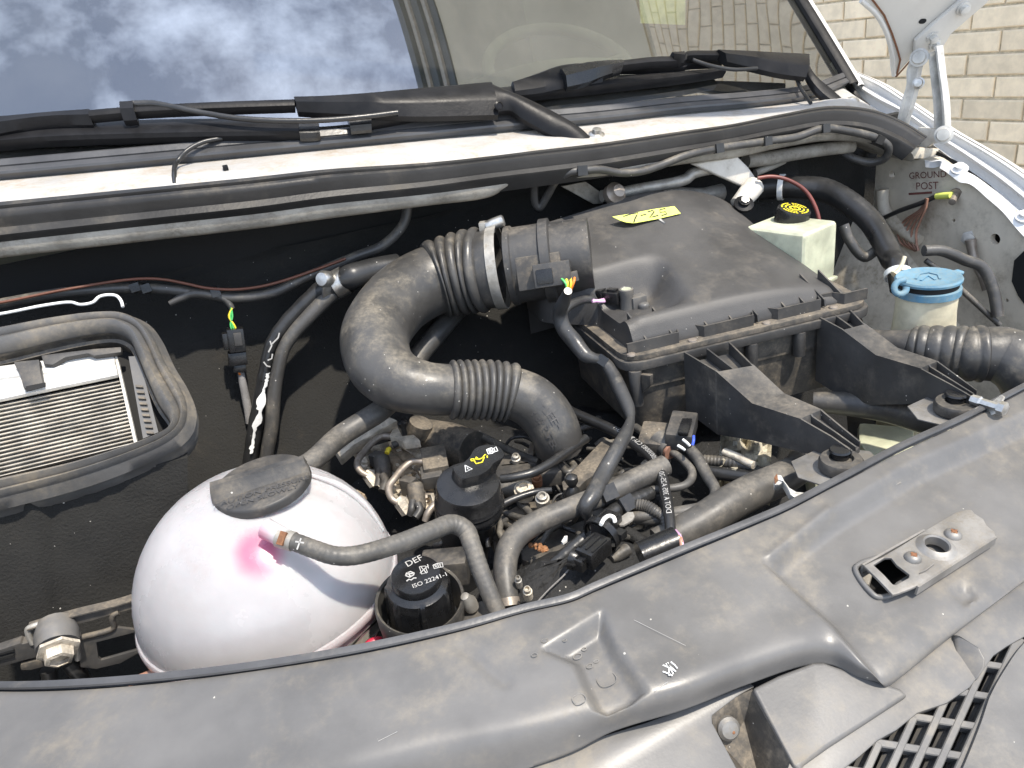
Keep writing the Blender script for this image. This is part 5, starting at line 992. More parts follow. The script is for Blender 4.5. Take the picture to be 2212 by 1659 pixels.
# ------------------------------------------------------------------ fluid filler with cup
dz_ = 1.040; dc_ = P(cH(556, 1195), z=dz_); dr_ = m_px(98, dc_); dax = V3((.03, -.20, 1)).normalized()
df = thing('fluid_filler', 'black screw cap marked DEF standing in a round rubber cup', 'filler cap', dc_-V3((0, 0, .055)))
obj('cup', G().lathe([(dr_*.72, -.055), (dr_*.90, -.05), (dr_*.98, -.02), (dr_*1.0, -.002), (dr_*.97, .0015), (dr_*.92, .0), (dr_*.90, -.02), (dr_*.82, -.035), (dr_*.3, -.036)], dc_, dax, 48), MT['rubber'], df, 40)
kr = dr_*.74; hc0 = min([.015+.0005*k for k in range(70)], key=lambda h: abs(px(dc_+dax*h)[1]-cH(575, 1042)[1]))
dcap = obj('cap', G().lathe([(kr*1.02, -.032), (kr*1.02, -.008), (kr, -.004), (kr*.98, hc0-.018), (kr*.90, hc0-.0135), (kr*.80, hc0-.0115), (kr*.735, hc0-.0095), (kr*.735, hc0-.002), (kr*.70, hc0-.0003), (1e-7, hc0)], dc_, dax, 96, fn=lambda a, h: 1 if h > hc0-.016 or h < -.03 else (1 if (a*7/(2*math.pi)) % 1 < .22 else .92)), MT['plastic_clean'], df, 35)
g = G(); PT = lambda x, y: P(cH(x, y), pl=(dc_+dax*hc0, dax))
exd = PT(690, 1060)-PT(555, 1110); eyd = dax.cross(exd)
e_ = PT(552, 955)-PT(490, 985); text_on(g, 'DEF', .0098, PT(522, 965), e_, dax.cross(e_), .0005); text_on(g, 'ISO 22241-1', .0066, PT(622, 1083), exd, eyd, .0005)
def ic(lines, w=.0008):
    for l in lines: strip(g, [PT(*c)+dax*.0002 for c in l], w, dax, .0004)
ic([[(555, 1000), (570, 1045), (605, 1035), (592, 995), (555, 1000)], [(560, 1040), (612, 990)], [(565, 1000), (600, 1040)], [(605, 985), (612, 1010)]])
ic([[(640, 990), (665, 980), (697, 975), (703, 1000), (672, 1005), (648, 1012), (640, 990)], [(668, 980), (675, 1005)], [(648, 993), (664, 989)], [(652, 1001), (666, 997)], [(682, 982), (686, 1000)]])
ic([[(470, 1055), (495, 1065), (520, 1050), (523, 1040), (500, 1030), (475, 1040), (470, 1055)], [(485, 1040), (500, 1060)], [(478, 1045), (515, 1042)], [(475, 1090), (490, 1078), (505, 1082), (520, 1070), (537, 1070)], [(480, 1035), (490, 1040)]], .0012)
obj('lettering', g, MT['wht_worn'], dcap, 0)
p = P(cH(860, 1215), z=1.03); obj('stud', G().lathe([(.007, -.01), (.0075, .0), (.005, .006), (.004, .010), (.001, .011)], p, (-.3, -.2, 1), 14), MT['metal'], df, 40)
# channel rail down to the panel
ra_ = cat([P(cH(*c), z=1.01) for c in ((-150, 1600), (0, 1470), (150, 1330), (300, 1190))], 5); rb_ = cat([P(cH(*c), z=.995) for c in ((60, 1720), (180, 1530), (300, 1400), (400, 1290))], 5)
g = G(); g.ribbon(ra_, rb_, [(0, -.01), (0, .003), (.2, .003), (.26, -.004), (.48, -.004), (.54, .002), (.62, .002), (.68, -.004), (.9, -.004), (.95, .002), (1, .002), (1, -.01)], back=1); rl = tag(obj('support_rail', g, MT['plastic'], None, 25), 'black channelled plastic rail running from the coolant tank under the filler cup', 'rail')
g = G(); g.ball(P(cH(272, 1475), z=1.0), .008, 8, (1.3, .6, .8)); obj('red_tab', g, MT['red'], rl, 60)
g = G(); g.prism([P(cH(*c), z=1.015) for c in ((830, 1240), (960, 1205), (1100, 1290), (900, 1350), (800, 1370))], (0, 0, -.01)); tag(obj('mount_plate', g, MT['plastic'], None, 25, .001), 'flat dusty black plate between the filler cup and the panel rim', 'plate')
# ------------------------------------------------------------------ oil filler cap
oz = 1.045; oc = P(cH(866, 604), z=oz); orr = m_px(73, oc); oax = V3((.03, -.24, 1)).normalized()
oil = thing('oil_filler', 'shiny black oil filler cap with a yellow oil can symbol', 'filler cap', oc-V3((0, 0, .12)))
ocap = obj('cap', G().lathe([(orr*1.0, -.006), (orr*1.04, -.003), (orr*1.04, .002), (orr*1.0, .004), (orr*1.0, .006), (orr*1.02, .008), (orr*.99, .011), (orr*.95, .013), (orr*.945, .026), (orr*.90, .031), (orr*.72, .033), (1e-7, .034)], oc, oax, 56), MT['plastic_clean'], oil, 40)
otz = oz+.0455; OT = lambda x, y: P(cM(x, y), pl=(oc+oax*.0455, oax))
gp = cat([OT(*c) for c in ((1375, 605), (1480, 560), (1580, 470), (1630, 385), (1700, 340), (1820, 320), (1930, 338), (2005, 430), (1980, 485), (1880, 545), (1820, 620), (1720, 685), (1600, 722), (1482, 735))], 4, True)
cg = sum(gp, V3())/len(gp); lowr = [cg+(p-cg)*1.10-oax*.014 for p in gp]; lw2 = [cg+(p-cg)*1.16-oax*.022 for p in gp]; mid = [cg+(p-cg)*1.03-oax*.0015 for p in gp]
for L_ in (lowr, lw2):     # keep the skirt inside the cap
    for i, p in enumerate(L_):
        q = p-oc; h_ = q.dot(oax); rad = q-oax*h_
        if rad.length > orr*.93: L_[i] = oc+oax*h_+rad.normalized()*orr*.93
g = G(); g.grid([lw2, lowr, mid, gp], closed_u=True); g.f.append(tuple(range(len(gp)*3, len(gp)*4))); grip = obj('grip', g, MT['plastic_clean'], ocap, 45)
g = G()
def oi(lines, w=.0009):
    for l in lines: strip(g, [OT(*c)+oax*.0003 for c in l], w, oax, .0004)
oi([[(1522, 580), (1610, 625), (1530, 662), (1520, 580), (1560, 598)], [(1545, 610), (1560, 628)], [(1568, 632), (1574, 635)]]); 
oi([[(1788, 385), (1850, 362), (1870, 375), (1905, 350), (1928, 400), (1880, 415), (1860, 430), (1810, 440), (1788, 385)], [(1858, 372), (1872, 422)], [(1808, 395), (1845, 382)], [(1814, 408), (1850, 395)], [(1820, 422), (1855, 410)], [(1882, 375), (1892, 402)]]); obj('white_symbols', g, MT['wht'], grip, 0)
g = G(); oi([[(1592, 505), (1622, 498), (1640, 522), (1600, 525), (1592, 505)], [(1640, 500), (1680, 490), (1660, 475), (1655, 495)], [(1630, 520), (1660, 560), (1735, 540), (1760, 480), (1720, 495), (1690, 505), (1640, 500)], [(1735, 492), (1770, 445), (1780, 448)], [(1795, 460), (1798, 485)]], .0013); obj('oil_can_symbol', g, MT['yel'], grip, 0)
obj('filler_neck', G().lathe([(orr*.70, -.13), (orr*.72, -.06), (orr*.80, -.05), (orr*.80, -.02), (orr*.98, -.010), (orr*1.0, -.007)], oc, oax+V3((.12, .0, 0)), 36), MT['rubber_black'], oil, 40)
# ------------------------------------------------------------------ engine underneath
eng = thing('engine', 'dirty engine with cast aluminium head and fuel pipes seen between the hoses', 'engine', (.2, .75, .56))
g = G(); rows = []; rng = random.Random(11)
for j in range(18):
    rows.append([V3((.0+.62*i/30, .56+.42*j/17, .955+.012*math.sin(i*.8+j*.6)+rng.uniform(-.005, .005)-.07*abs(i/30-.4)-.05*sstep(.5, 1, 1-j/17))) for i in range(31)])
g.grid(rows); obj('engine_cover', g, MT['foam'], eng, 30)
IM = lambda x, y, z: P(cM(x, y), z=z)
g = G(); rows = []
for j in range(15):
    row = []
    for i in range(15):
        a, b = i/14, j/14; x = (100+(620-100)*b)*(1-a)+(900+(1200-900)*b)*a; y = (420+(1050-420)*b)*(1-a)+(180+(1150-180)*b)*a
        row.append(IM(x, y, .992+.014*math.sin(i*1.7+1)*math.cos(j*1.3)+rng.uniform(-.004, .004)))
    rows.append(row)
g.grid(rows); obj('cylinder_head', g, MT['alu'], eng, 25)
for k, (pts, w) in enumerate(((((660, 380), (800, 480), (940, 600), (1060, 720)), .012), (((690, 300), (860, 400), (1090, 500)), .016), (((600, 480), (700, 600), (850, 720)), .014))):
    q = [IM(x, y, .995) for x, y in pts]; g = G(); g.tube(q, w*.5, 8, 4, flat=1.4); obj('cast_web', g, MT['alu_rust' if k != 1 else 'alu'], eng, 35)
def pipe(pts, r=.0046, z=1.01):
    q = [IM(x, y, z+dz) for x, y, dz in pts]; g = G(); g.tube(q, r, 12, 7); return obj('fuel_pipe', g, MT['pipe'], eng, 60), q
for pts in (((700, 222, .012), (600, 218, .015), (480, 218, .016), (390, 270, .014), (270, 400, .01), (195, 500, .008), (180, 580, .005), (220, 650, .0), (310, 705, -.006)), ((1060, 535, .014), (960, 528, .016), (860, 530, .016), (760, 600, .014), (650, 730, .010), (575, 840, .006), (580, 930, .002), (620, 1000, -.002), (710, 1055, -.008)), ((1200, 1030, .01), (1120, 1090, .008), (1060, 1170, .004), (1030, 1270, -.004))):
    pipe(pts)
for x, y in ((340, 720), (740, 1060)):
    p = IM(x, y, 1.0); obj('pipe_nut', G().lathe([(.009, -.012), (.009, .004), (.006, .008), (.005, .010)], p, V3((-.3, .4, .8)), 6), MT['alu'], eng, 25)
for k, (x, y, w, h_, d_, mm) in enumerate(((490, 560, .022, .030, .020, 'plastic'), (910, 915, .021, .032, .022, 'dusty'), (830, 840, .014, .02, .024, 'plastic'), (440, 500, .016, .02, .018, 'plastic'))):
    p = IM(x, y, 1.008); inj = obj('injector_plug', G().lathe([(w*.46, -.02), (w*.5, -.016), (w*.5, .008), (w*.42, .012), (w*.2, .013)], p, V3((.15, .55, .8)), 14) if k < 2 else G().box(p, (w, h_, d_), ex=(.8, .6, 0)), MT[mm], eng, 35, .0 if k < 2 else .002)
for pts, r in ((((620, 330, .015), (680, 300, .016), (700, 270, .016)), .006), (((450, 640, 0), (450, 740, -.004), (430, 850, -.01)), .006), (((870, 1020, .0), (860, 1120, -.005), (840, 1190, -.012)), .006), (((930, 1050, .0), (960, 1130, -.005), (900, 1230, -.01)), .006), (((500, 700, 0), (530, 780, -.004), (490, 900, -.01)), .007)):
    g = G(); g.tube([IM(x, y, 1.005+dz) for x, y, dz in pts], r*.8, 10, 5); obj('injector_lead', g, MT['plastic'], eng, 60)
g = G(); g.tube([IM(548, 425, 1.022), IM(562, 385, 1.024), IM(578, 370, 1.024)], .0035, 8); obj('yellow_clip', g, MT['w_yel'], eng, 60)
cn = obj('rail_plug', G().box(IM(1150, 560, 1.018), (.032, .044, .026), ex=(.95, -.2, 0), ez=(0, -.2, 1)), MT['dusty'], eng, 30, .002)
obj('rail_plug_end', G().box(IM(1110, 720, 1.012), (.027, .024, .02), ex=(.95, -.2, 0), ez=(0, -.2, 1)), MT['plastic'], cn, 30, .002)
g = G(); g.prism([IM(x, y, 1.012) for x, y in ((930, 620), (990, 600), (1060, 660), (1040, 700), (960, 680))], (0, 0, -.002)); obj('shim', g, MT['metal'], eng, 0)
br_ = obj('rail_bracket', G().prism([IM(x, y, 1.03) for x, y in ((580, 200), (640, 80), (690, 110), (740, 210), (880, 190), (960, 260), (760, 285), (700, 250), (610, 225))], (0, 0, -.012)), MT['alu'], eng, 25, .0015)
obj('rail_valve', G().lathe([(.017, 0), (.017, .02), (.012, .022)], IM(930, 190, 1.02), (.4, -.2, .9), 18), MT['dusty'], eng, 35)
obj('ball_stud', G().lathe([(.004, 0), (.004, .010), (.007, .014), (.007, .019), (.003, .022)], IM(770, 190, 1.03), (0, 0, 1), 14), MT['rubber_black'], eng, 40)
g = G(); g.tube([IM(1030, 240, 1.0), IM(1300, 300, 1.0), IM(1620, 400, 1.0)], [.028, .03, .028], 18, 5); obj('fuel_filter_body', g, MT['dusty'], eng, 50)
g = G(); g.prism([P(cE(*c), d=1.02) for c in ((0, 1560), (110, 1420), (330, 1390), (420, 1430), (330, 1480), (150, 1580), (60, 1659))], (0, .01, -.02)); obj('cast_bracket', g, MT['alu'], eng, 25, .002)
# dark leads right of the oil cap
for pts, r, mm in ((((930, 180), (1010, 220), (1100, 265), (1190, 305), (1300, 345)), 9, 'rubber'), (((1090, 245), (1130, 200), (1200, 190), (1280, 230), (1340, 290)), 3.5, 'rubber_black'), (((1480, 330), (1520, 380), (1480, 410), (1430, 360)), 8, 'rubber'), (((800, 200), (870, 190), (930, 160)), 6, 'rubber_black'), (((1080, 500), (1140, 505), (1200, 520)), 22, 'rubber_dusty'), (((2212, 260), (2120, 240), (1980, 180), (1900, 130)), 9, 'rubber')):
    q = [P(cH(*c), z=1.008) for c in pts]; g = G(); g.tube(q, [m_px(r, p) for p in q], 12, 6); obj('lead', g, MT[mm], eng, 60)
for c, r, mm in (((1205, 515), 17, 'alu'), ((1320, 570), 12, 'metal'), ((1285, 445), 9, 'rust'), ((1155, 320), 8, 'metal'), ((1490, 445), 8, 'metal'), ((1170, 1080), 6, 'metal'), ((1228, 1150), 8, 'alu')):
    p = P(cH(*c), z=1.016); r_ = m_px(r, p); sc_ = obj('engine_bolt', G().lathe([(r_*1.3, -.012), (r_*1.3, 0), (r_, .0005), (r_*.95, .005), (r_*.6, .006), (r_*.55, .002), (1e-7, .002)], p, (-.1, -.35, .9), 16), MT[mm], eng, 35)
obj('engine_ball_stud', G().lathe([(.009, -.004), (.0075, .002), (.004, .006), (.0075, .013), (.007, .019), (.003, .022)], P(cH(1510, 525), z=1.02), (0, 0, 1), 18), MT['rubber_black'], eng, 45)
g = G(); g.prism([P(cH(*c), z=1.012) for c in ((1440, 470), (1700, 200), (1790, 240), (1740, 360), (1590, 460), (1530, 520), (1450, 520))], (0, 0, -.012)); obj('flat_bracket', g, MT['dusty'], eng, 25, .002)
g = G(); g.prism([P(cH(*c), z=1.014) for c in ((1225, 290), (1240, 230), (1300, 210), (1325, 218), (1270, 240), (1262, 300))], (0, 0, -.006)); obj('clip_bracket', g, MT['pipe'], eng, 25, .001)
for c, s_ in (((1180, 370), (.05, .03, .02)), ((1380, 430), (.035, .02, .02)), ((1130, 430), (.05, .03, .02)), ((1770, 520), (.04, .03, .02)), ((1960, 560), (.05, .03, .02)), ((720, 1000), (.05, .03, .03))):
    obj('small_housing', G().box(P(cH(*c), z=.998), s_, ex=(.9, -.4, 0)), MT['plastic'], eng, 30, .003)
g = G(); g.prism([P(cH(*c), z=.985) for c in ((980, 790), (1010, 690), (1200, 590), (1420, 570), (1440, 620), (1200, 720), (1080, 800), (1010, 850))], (0, 0, -.02)); obj('valve_cover_edge', g, MT['dusty'], eng, 25, .006)
g = G(); g.prism([P(cH(*c), z=.975) for c in ((1180, 880), (1420, 760), (1580, 700), (1620, 740), (1480, 900), (1300, 1000), (1190, 950))], (0, 0, -.02)); obj('lower_cover', g, MT['plastic'], eng, 25, .004)
fo = G(); fo.ball(P(cH(1500, 1090), z=.975), .05, 22, (1.75, .8, .6))
for i, v in enumerate(fo.v): fo.v[i] = v+V3((rng.uniform(-.002, .002), rng.uniform(-.002, .002), rng.uniform(-.002, .002)))
tag(obj('foam_lump', fo, MT['foam'], None, 25), 'rough black foam lump glittering behind the panel rim', 'foam')
g = G(); g.prism([P(cH(*c), z=.985) for c in ((1640, 1000), (1700, 940), (1800, 1000), (1790, 1060), (1690, 1120))], (0, 0, -.03)); obj('cast_lug', g, MT['alu'], eng, 25, .004)
g = G(); g.tube([P(cH(1290, 1215), z=1.0), P(cH(1370, 1130), z=1.004), P(cH(1440, 1065), z=1.008), P(cH(1500, 1000), z=1.01)], .0008, 6); tag(obj('thin_wire', g, MT['w_grey'], None, 60), 'thin bare pale wire lying across the black foam', 'wire')
# white oily block right of centre
g = G(); rows = []
for j in range(9):
    rows.append([P(cK(1190+(1640-1190)*i/12-20*j/8, 440+330*j/8+(20 if i > 9 else 0)), z=.985+.015*math.sin(i*1.3)*math.cos(j*1.1)+rng.uniform(-.006, .006)) for i in range(13)])
g.grid(rows); rows2 = [[p-V3((0, 0, .05)) for p in rows[-1]]]; g.grid([rows[-1], rows2[0]]); tag(obj('cast_housing', g, mat('oily_casting', (.52, .48, .38), .5, .1, dust=(.16, .13, .09), amt=.5, scale=50, var=.4, bump=1., bscale=130), None, 25), 'pale corroded aluminium casting under the filter box leg', 'casting')
g = G(); g.tube([P(cK(1220, 615), z=1.0), P(cK(1330, 660), z=1.0), P(cK(1480, 735), z=1.0)], .005, 10); tag(obj('short_rod', g, MT['alu'], None, 60), 'short pale metal rod lying on the corroded casting', 'rod')
# plugs near the filter box
pl_ = thing('brown_plug', 'dusty brown electrical plug feeding the looping cable', 'connector', P(cK(620, 560), z=1.0))
obj('plug_body', G().box(P(cK(600, 510), z=1.024), (.032, .05, .022), ex=(.7, -.6, 0), ez=(0, -.1, 1)), MT['dusty'], pl_, 30, .003); g = G(); g.tube([P(cK(650, 520), z=1.026), P(cK(740, 605), z=1.022)], [.016, .012], 14); obj('boot', g, MT['rubber_dusty'], pl_, 60)
g = G(); g.tube([P(cK(720, 590), z=1.022), P(cK(760, 620), z=1.021)], .010, 12); obj('orange_ring', g, MT['w_copper'], pl_, 60)
pl2 = thing('black_plug', 'black multi pin plug with a blue wire under the filter box', 'connector', P(cK(880, 480), z=1.0))
obj('plug_body', G().box(P(cK(850, 430), z=1.038), (.032, .055, .022), ex=(.65, -.6, 0), ez=(0, -.1, 1)), MT['plastic'], pl2, 30, .003); obj('plug_latch', G().box(P(cK(880, 400), z=1.05), (.012, .035, .005), ex=(.65, -.6, 0)), MT['plastic_clean'], pl2, 30, .001)
for a, b, mm in (((955, 480), (945, 560), 'w_blue'), ((860, 510), (920, 565), 'w_white'), ((815, 560), (875, 600), 'w_white')):
    g = G(); g.tube([P(cK(*a), z=1.052), P(cK((a[0]+b[0])/2+4, (a[1]+b[1])/2), z=1.05), P(cK(*b), z=1.046)], .0017, 6); obj('wire', g, MT[mm], pl2, 60)
# twin plug by the rim
tw_ = thing('twin_plug', 'black twin plug strapped together beside the grey oval tag', 'connector', P(cH(1650, 850), z=1.0))
dA = (P(cH(1790, 700), z=1.03)-P(cH(1540, 980), z=1.02)).normalized()
for c, s_, z_ in (((1720, 740), (.030, .020, .018), 1.03), ((1640, 900), (.034, .021, .019), 1.026), ((1560, 960), (.018, .016, .014), 1.022)):
    bd = obj('plug_body', G().box(P(cH(*c), z=z_), s_, ex=dA), MT['plastic_clean'], tw_, 30, .002)
    for k in (-1, 0, 1): obj('plug_rib', G().box(P(cH(*c), z=z_)+V3((0, 0, s_[2]/2))+dA.cross(V3((0, 0, 1)))*.008*k, (s_[0]*.7, .002, .0025), ex=dA), MT['plastic_clean'], bd, 0)
c = P(cH(1690, 800), z=1.024); g = G(); r_ = .019; g.lathe([(r_, -.004), (r_*1.1, -.004), (r_*1.1, .004), (r_, .004)], c, dA, 24); g.f = [f for f in g.f if len(f) == 4]; g.box(c+V3((.014, -.014, .004)), (.010, .010, .008), ex=dA); obj('strap', g, MT['plastic_clean'], tw_, 30)
obj('plug_tip', G().lathe([(.012, 0), (.011, .006), (.001, .018)], P(cH(1505, 945), z=1.022), V3((.5, -.7, -.1)), 16), MT['plastic_clean'], tw_, 40)
g = G(); g.tube([P(cH(*c), z=1.045) for c in ((1685, 735), (1705, 700), (1735, 682), (1762, 690), (1772, 715))], .0022, 8); obj('white_loop', g, MT['w_white'], tw_, 60)
ov = [P(cH(*c), z=1.03) for c in ((1790, 720), (1800, 690), (1850, 655), (1885, 655), (1895, 680), (1880, 705), (1830, 735), (1800, 738))]; g = G(); g.prism(ov, (0, 0, -.003)); tag(obj('oval_tag', g, MT['metal'], None, 25, .001), 'grey oval metal tag sticking out beside the twin plug', 'tag')
# box sleeve at the rim by the printed hose
g = G(); a = P(cH(1930, 935), z=1.03); b = P(cH(2160, 840), z=1.035); g.tube([a, a.lerp(b, .5), b], .015, 18, 4); jb = tag(obj('junction_sleeve', g, MT['plastic_clean'], None, 40), 'black plastic sleeve box where the printed hose meets the panel rim', 'sleeve')
for k, mm in enumerate(('w_pink', 'w_org', 'w_copper')):
    g = G(); g.tube([P(cH(2148, 775+8*k), z=1.04), P(cH(2178, 815+4*k), z=1.045), P(cH(2195-k*4, 878), z=1.04)], .0018, 6); obj('wire', g, MT[mm], jb, 60)
g = G(); g.tube([P(cH(1750, 950), z=1.0), P(cH(1780, 930), z=1.0), P(cH(1850, 890), z=1.0)], [.004, .007, .007], 10); tag(obj('crimp_terminal', g, MT['rubber_dusty'], None, 50), 'dusty crimp terminal on a stub of cable behind the rim', 'terminal')
# acorns and debris
for k, (x, y, r_) in enumerate(((1248, 865, 8), (1275, 862, 7.5))):
    p = P(cH(x, y), z=1.0); tag(obj('nut', G().ball(p, m_px(r_*.75, p), 10), MT['acorn'], None, 180), ('larger round brown nut resting against the bent coolant hose', 'smaller round brown nut between the larger nut and the crumbs')[k], 'nut', 'brown nuts in the hollow')
g = G()
for k in range(26):
    p = P(cH(1325+rng.gauss(0, 14), 885+rng.gauss(0, 9)), z=.999); g.box(p, (.004*rng.random()+.002, .003, .002), ex=(rng.random(), rng.random(), 0), ez=(rng.random()-.5, rng.random()-.5, 1))
o = obj('nut_crumbs', g, MT['acorn'], None, 0); o['kind'] = 'stuff'; o['label'] = 'crumbled nut shell scattered beside the brown nuts'; o['category'] = 'debris'
g = G(); g.prism([P(cH(*c), z=1.003) for c in ((1440, 855), (1460, 820), (1478, 818), (1475, 845), (1450, 862))], (0, 0, .003)); tag(obj('shell_chip', g, MT['wht'], None, 25), 'pale chip of shell behind the wrapped harness', 'debris')

# extra leads and fittings that fill the valley of the engine
rng = random.Random(21)
for k in range(58):
    x, y = rng.uniform(700, 2150), rng.uniform(150, 780); a = rng.choice((-.5, -.4, -.3, .5, 1.2, 2.4))+rng.uniform(-.25, .25); L2_ = rng.uniform(90, 260); z = rng.uniform(.980, 1.006)
    pts = []
    for t in range(4): pts.append(P(cH(x+math.cos(a)*L2_*t/3+rng.uniform(-18, 18), y+math.sin(a)*L2_*t/3+rng.uniform(-18, 18)), z=z-.006*abs(t-1.5)))
    g = G(); r_ = rng.uniform(2.5, 8.5); g.tube(pts, [m_px(r_, p) for p in pts], 9, 5); obj('lead', g, MT[rng.choice(('rubber', 'rubber_dusty', 'rubber_black', 'rubber_dusty'))], eng, 60)
for k in range(26):
    x, y = rng.uniform(150, 2100), rng.uniform(200, 800); c = P(cH(x, y), z=rng.uniform(.972, .992)); w = rng.uniform(.012, .03)
    obj('fitting', G().box(c, (w, w*rng.uniform(.5, .9), w*.6), ex=(rng.uniform(-1, 1), rng.uniform(-1, 1), .1), ez=(rng.uniform(-.3, .3), rng.uniform(-.5, .1), 1)), MT[rng.choice(('dusty', 'plastic', 'alu', 'alu_rust', 'dusty', 'metal'))], eng, 30, .002)
for k in range(14):
    p = P(cM(rng.uniform(80, 1150), rng.uniform(300, 1150)), z=rng.uniform(.985, .998)); r_ = rng.uniform(.005, .010)
    obj('head_bolt', G().lathe([(r_*1.3, -.01), (r_*1.3, 0), (r_, .001), (r_, .006), (r_*.5, .007)], p, (rng.uniform(-.2, .2), -.3, .9), 6 if k % 2 else 14), MT[rng.choice(('alu', 'pipe', 'alu_rust'))], eng, 30)
# ------------------------------------------------------------------ cabin air filter housing
qA, qB = P((60, 700), d=.85), P((60, 1110), d=.745); cn_ = V3((1, 0, 0)).cross(qB-qA).normalized(); cn_ = cn_ if cn_.dot(CAM-qA) > 0 else -cn_
def CP(x, y, o_=0.): return P(cD(x, y), pl=(qA+cn_*o_, cn_))
cf = thing('cabin_filter_housing', 'open cabin air filter housing with dusty rubber frame and white pleated filter', 'air filter', CP(300, 1500)-V3((0, 0, .1)))
OUT = [(-500, 640), (0, 545), (350, 480), (620, 448), (760, 452), (880, 505), (955, 600), (1030, 760), (1110, 890), (1158, 1000), (1165, 1080), (1140, 1160), (1060, 1240), (850, 1340), (500, 1465), (0, 1600), (-500, 1735)]
INN = [(-500, 800), (0, 705), (350, 622), (600, 578), (720, 576), (800, 615), (850, 710), (920, 880), (990, 1030), (1045, 1110), (1058, 1150), (1040, 1185), (980, 1215), (800, 1280), (480, 1375), (0, 1480), (-500, 1600)]
oA = cat([CP(*c) for c in OUT], 6); iA = cat([CP(*c) for c in INN], 6)
g = G(); g.ribbon(oA, iA, [(0, -.02), (0, 0), (.06, .006), (.18, .010), (.32, .008), (.38, .004), (.45, .008), (.62, .013), (.80, .010), (.92, .004), (1, -.004), (1, -.03)]); obj('rubber_frame', g, MT['frame'], cf, 60)
sk = [p-cn_*.05+V3((0, -.004, 0)) for p in oA]; g = G(); g.grid([oA, [a.lerp(b, .25)+(a-CP(300, 1000)).normalized()*.007 for a, b in zip(oA, sk)], [a.lerp(b, .4)+(a-CP(300, 1000)).normalized()*.002 for a, b in zip(oA, sk)], [a.lerp(b, .55)+(a-CP(300, 1000)).normalized()*.006 for a, b in zip(oA, sk)], sk]); obj('frame_skirt', g, MT['frame'], cf, 60)
wl_ = [p-cn_*.05 for p in iA]; g = G(); rows = [iA, [p-cn_*.012 for p in iA], [p-cn_*.014+(p-CP(300, 1000)).normalized()*-.004 for p in iA], wl_]; g.grid(rows); obj('inner_wall', g, MT['dusty'], cf, 35)
FO = -.020; CPF = lambda x, y, o_=0: CP(x, y, FO+o_)
ft = thing('pleated_filter', 'white pleated paper filter seated in the cabin filter housing', 'filter', CPF(300, 1300))
npl = 18; rows = []
for k in range(npl*2+1):
    t = k/(npl*2); y0, y1 = 1010+t*(1475-1010), 858+t*(1262-858); xr = 752+t*(858-752); o_ = 0 if k % 2 else -.013
    rows.append([CPF(-600, y0+ (y0-y1)/xr*600*1.0, o_), CPF(0, y0, o_), CPF(xr*.5, (y0+y1)/2, o_), CPF(xr, y1, o_)])
g = G(); g.grid(rows); obj('pleats', g, MT['filterp'], ft, 0)
g = G(); g.prism([CPF(*c) for c in ((-600, 925), (0, 795), (400, 745), (715, 705), (745, 850), (400, 920), (0, 1005), (-600, 1120))], cn_*.007); obj('filter_border', g, MT['filterw'], ft, 25, .002)
g = G(); g.tube([CPF(-300, 905, .004), CPF(0, 850, .004), CPF(400, 800, .004), CPF(722, 760, .004)], .006, 10); obj('border_fold', g, MT['filterw'], ft, 60)
g = G(); g.prism([CPF(*c) for c in ((722, 725), (740, 735), (862, 1262), (845, 1270))], cn_*.006); obj('filter_edge', g, MT['filterp'], ft, 0)
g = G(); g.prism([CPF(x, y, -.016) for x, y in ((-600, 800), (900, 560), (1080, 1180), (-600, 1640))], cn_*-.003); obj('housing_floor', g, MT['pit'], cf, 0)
g = G(); g.prism([CPF(x, y, .010) for x, y in ((100, 772), (262, 755), (270, 830), (286, 905), (165, 938), (140, 850))], cn_*.008); t1 = obj('clip_tab', g, MT['plastic'], cf, 25, .002)
g = G(); g.prism([CPF(x, y, .019) for x, y in ((162, 905), (285, 880), (286, 905), (165, 938))], cn_*.001); obj('clip_slot', g, MT['hole'], t1, 0)
g = G(); g.prism([CPF(x, y, .008) for x, y in ((272, 730), (600, 690), (768, 678), (768, 712), (600, 735), (560, 720), (420, 745), (345, 792), (290, 788))], cn_*.008); obj('clip_bar', g, MT['plastic'], cf, 25, .002)
g = G(); g.prism([CPF(x, y, .004) for x, y in ((805, 725), (868, 722), (990, 1195), (895, 1235))], cn_*.003); sw = obj('side_plate', g, MT['panel'], cf, 0)
for k in range(9):
    y = 900+36*k; x = 850+8.5*k; g = G(); g.prism([CPF(a, b, .0075) for a, b in ((x-5, y), (x+40, y+4), (x+44, y+16), (x, y+14))], cn_*.003); obj('side_rib', g, MT['dusty'], sw, 0)
g = G(); pk_ = cat([CP(*c) +V3((0, .03, 0)) for c in ((-200, 520), (0, 490), (250, 440), (420, 420), (480, 435), (560, 420), (600, 385), (660, 372), (710, 378), (740, 410), (752, 450))], 5); g.tube(pk_, .0019, 8, 1, smooth=False); tag(obj('sealant_bead', g, MT['wht'], None, 60), 'white bead of sealant above the cabin filter housing', 'sealant')
# felt below the housing
g = G(); rows = []; rng = random.Random(5); C4 = [((-160, 1085), (405, 960)), ((-160, 1470), (400, 1330))]
for j in range(14):
    row = []
    for i in range(24):
        a, b = i/23, j/13; u = (C4[0][0][0]+(C4[0][1][0]-C4[0][0][0])*a); v = (C4[0][0][1]+(C4[0][1][1]-C4[0][0][1])*a)*(1-b)+(C4[1][0][1]+(C4[1][1][1]-C4[1][0][1])*a)*b
        row.append(P((u, v), y=.815-.03*b-.007*math.exp(-((u-75-25*b)/30)**2)+.006*math.exp(-((u-105-25*b)/24)**2)+rng.uniform(-.002, .002)+(.03 if j == 0 else 0)))
    rows.append(row)
g.grid(rows); tag(obj('felt_pad', g, MT['felt'], None, 60), 'creased black felt insulation pad under the cabin filter housing', 'insulation')
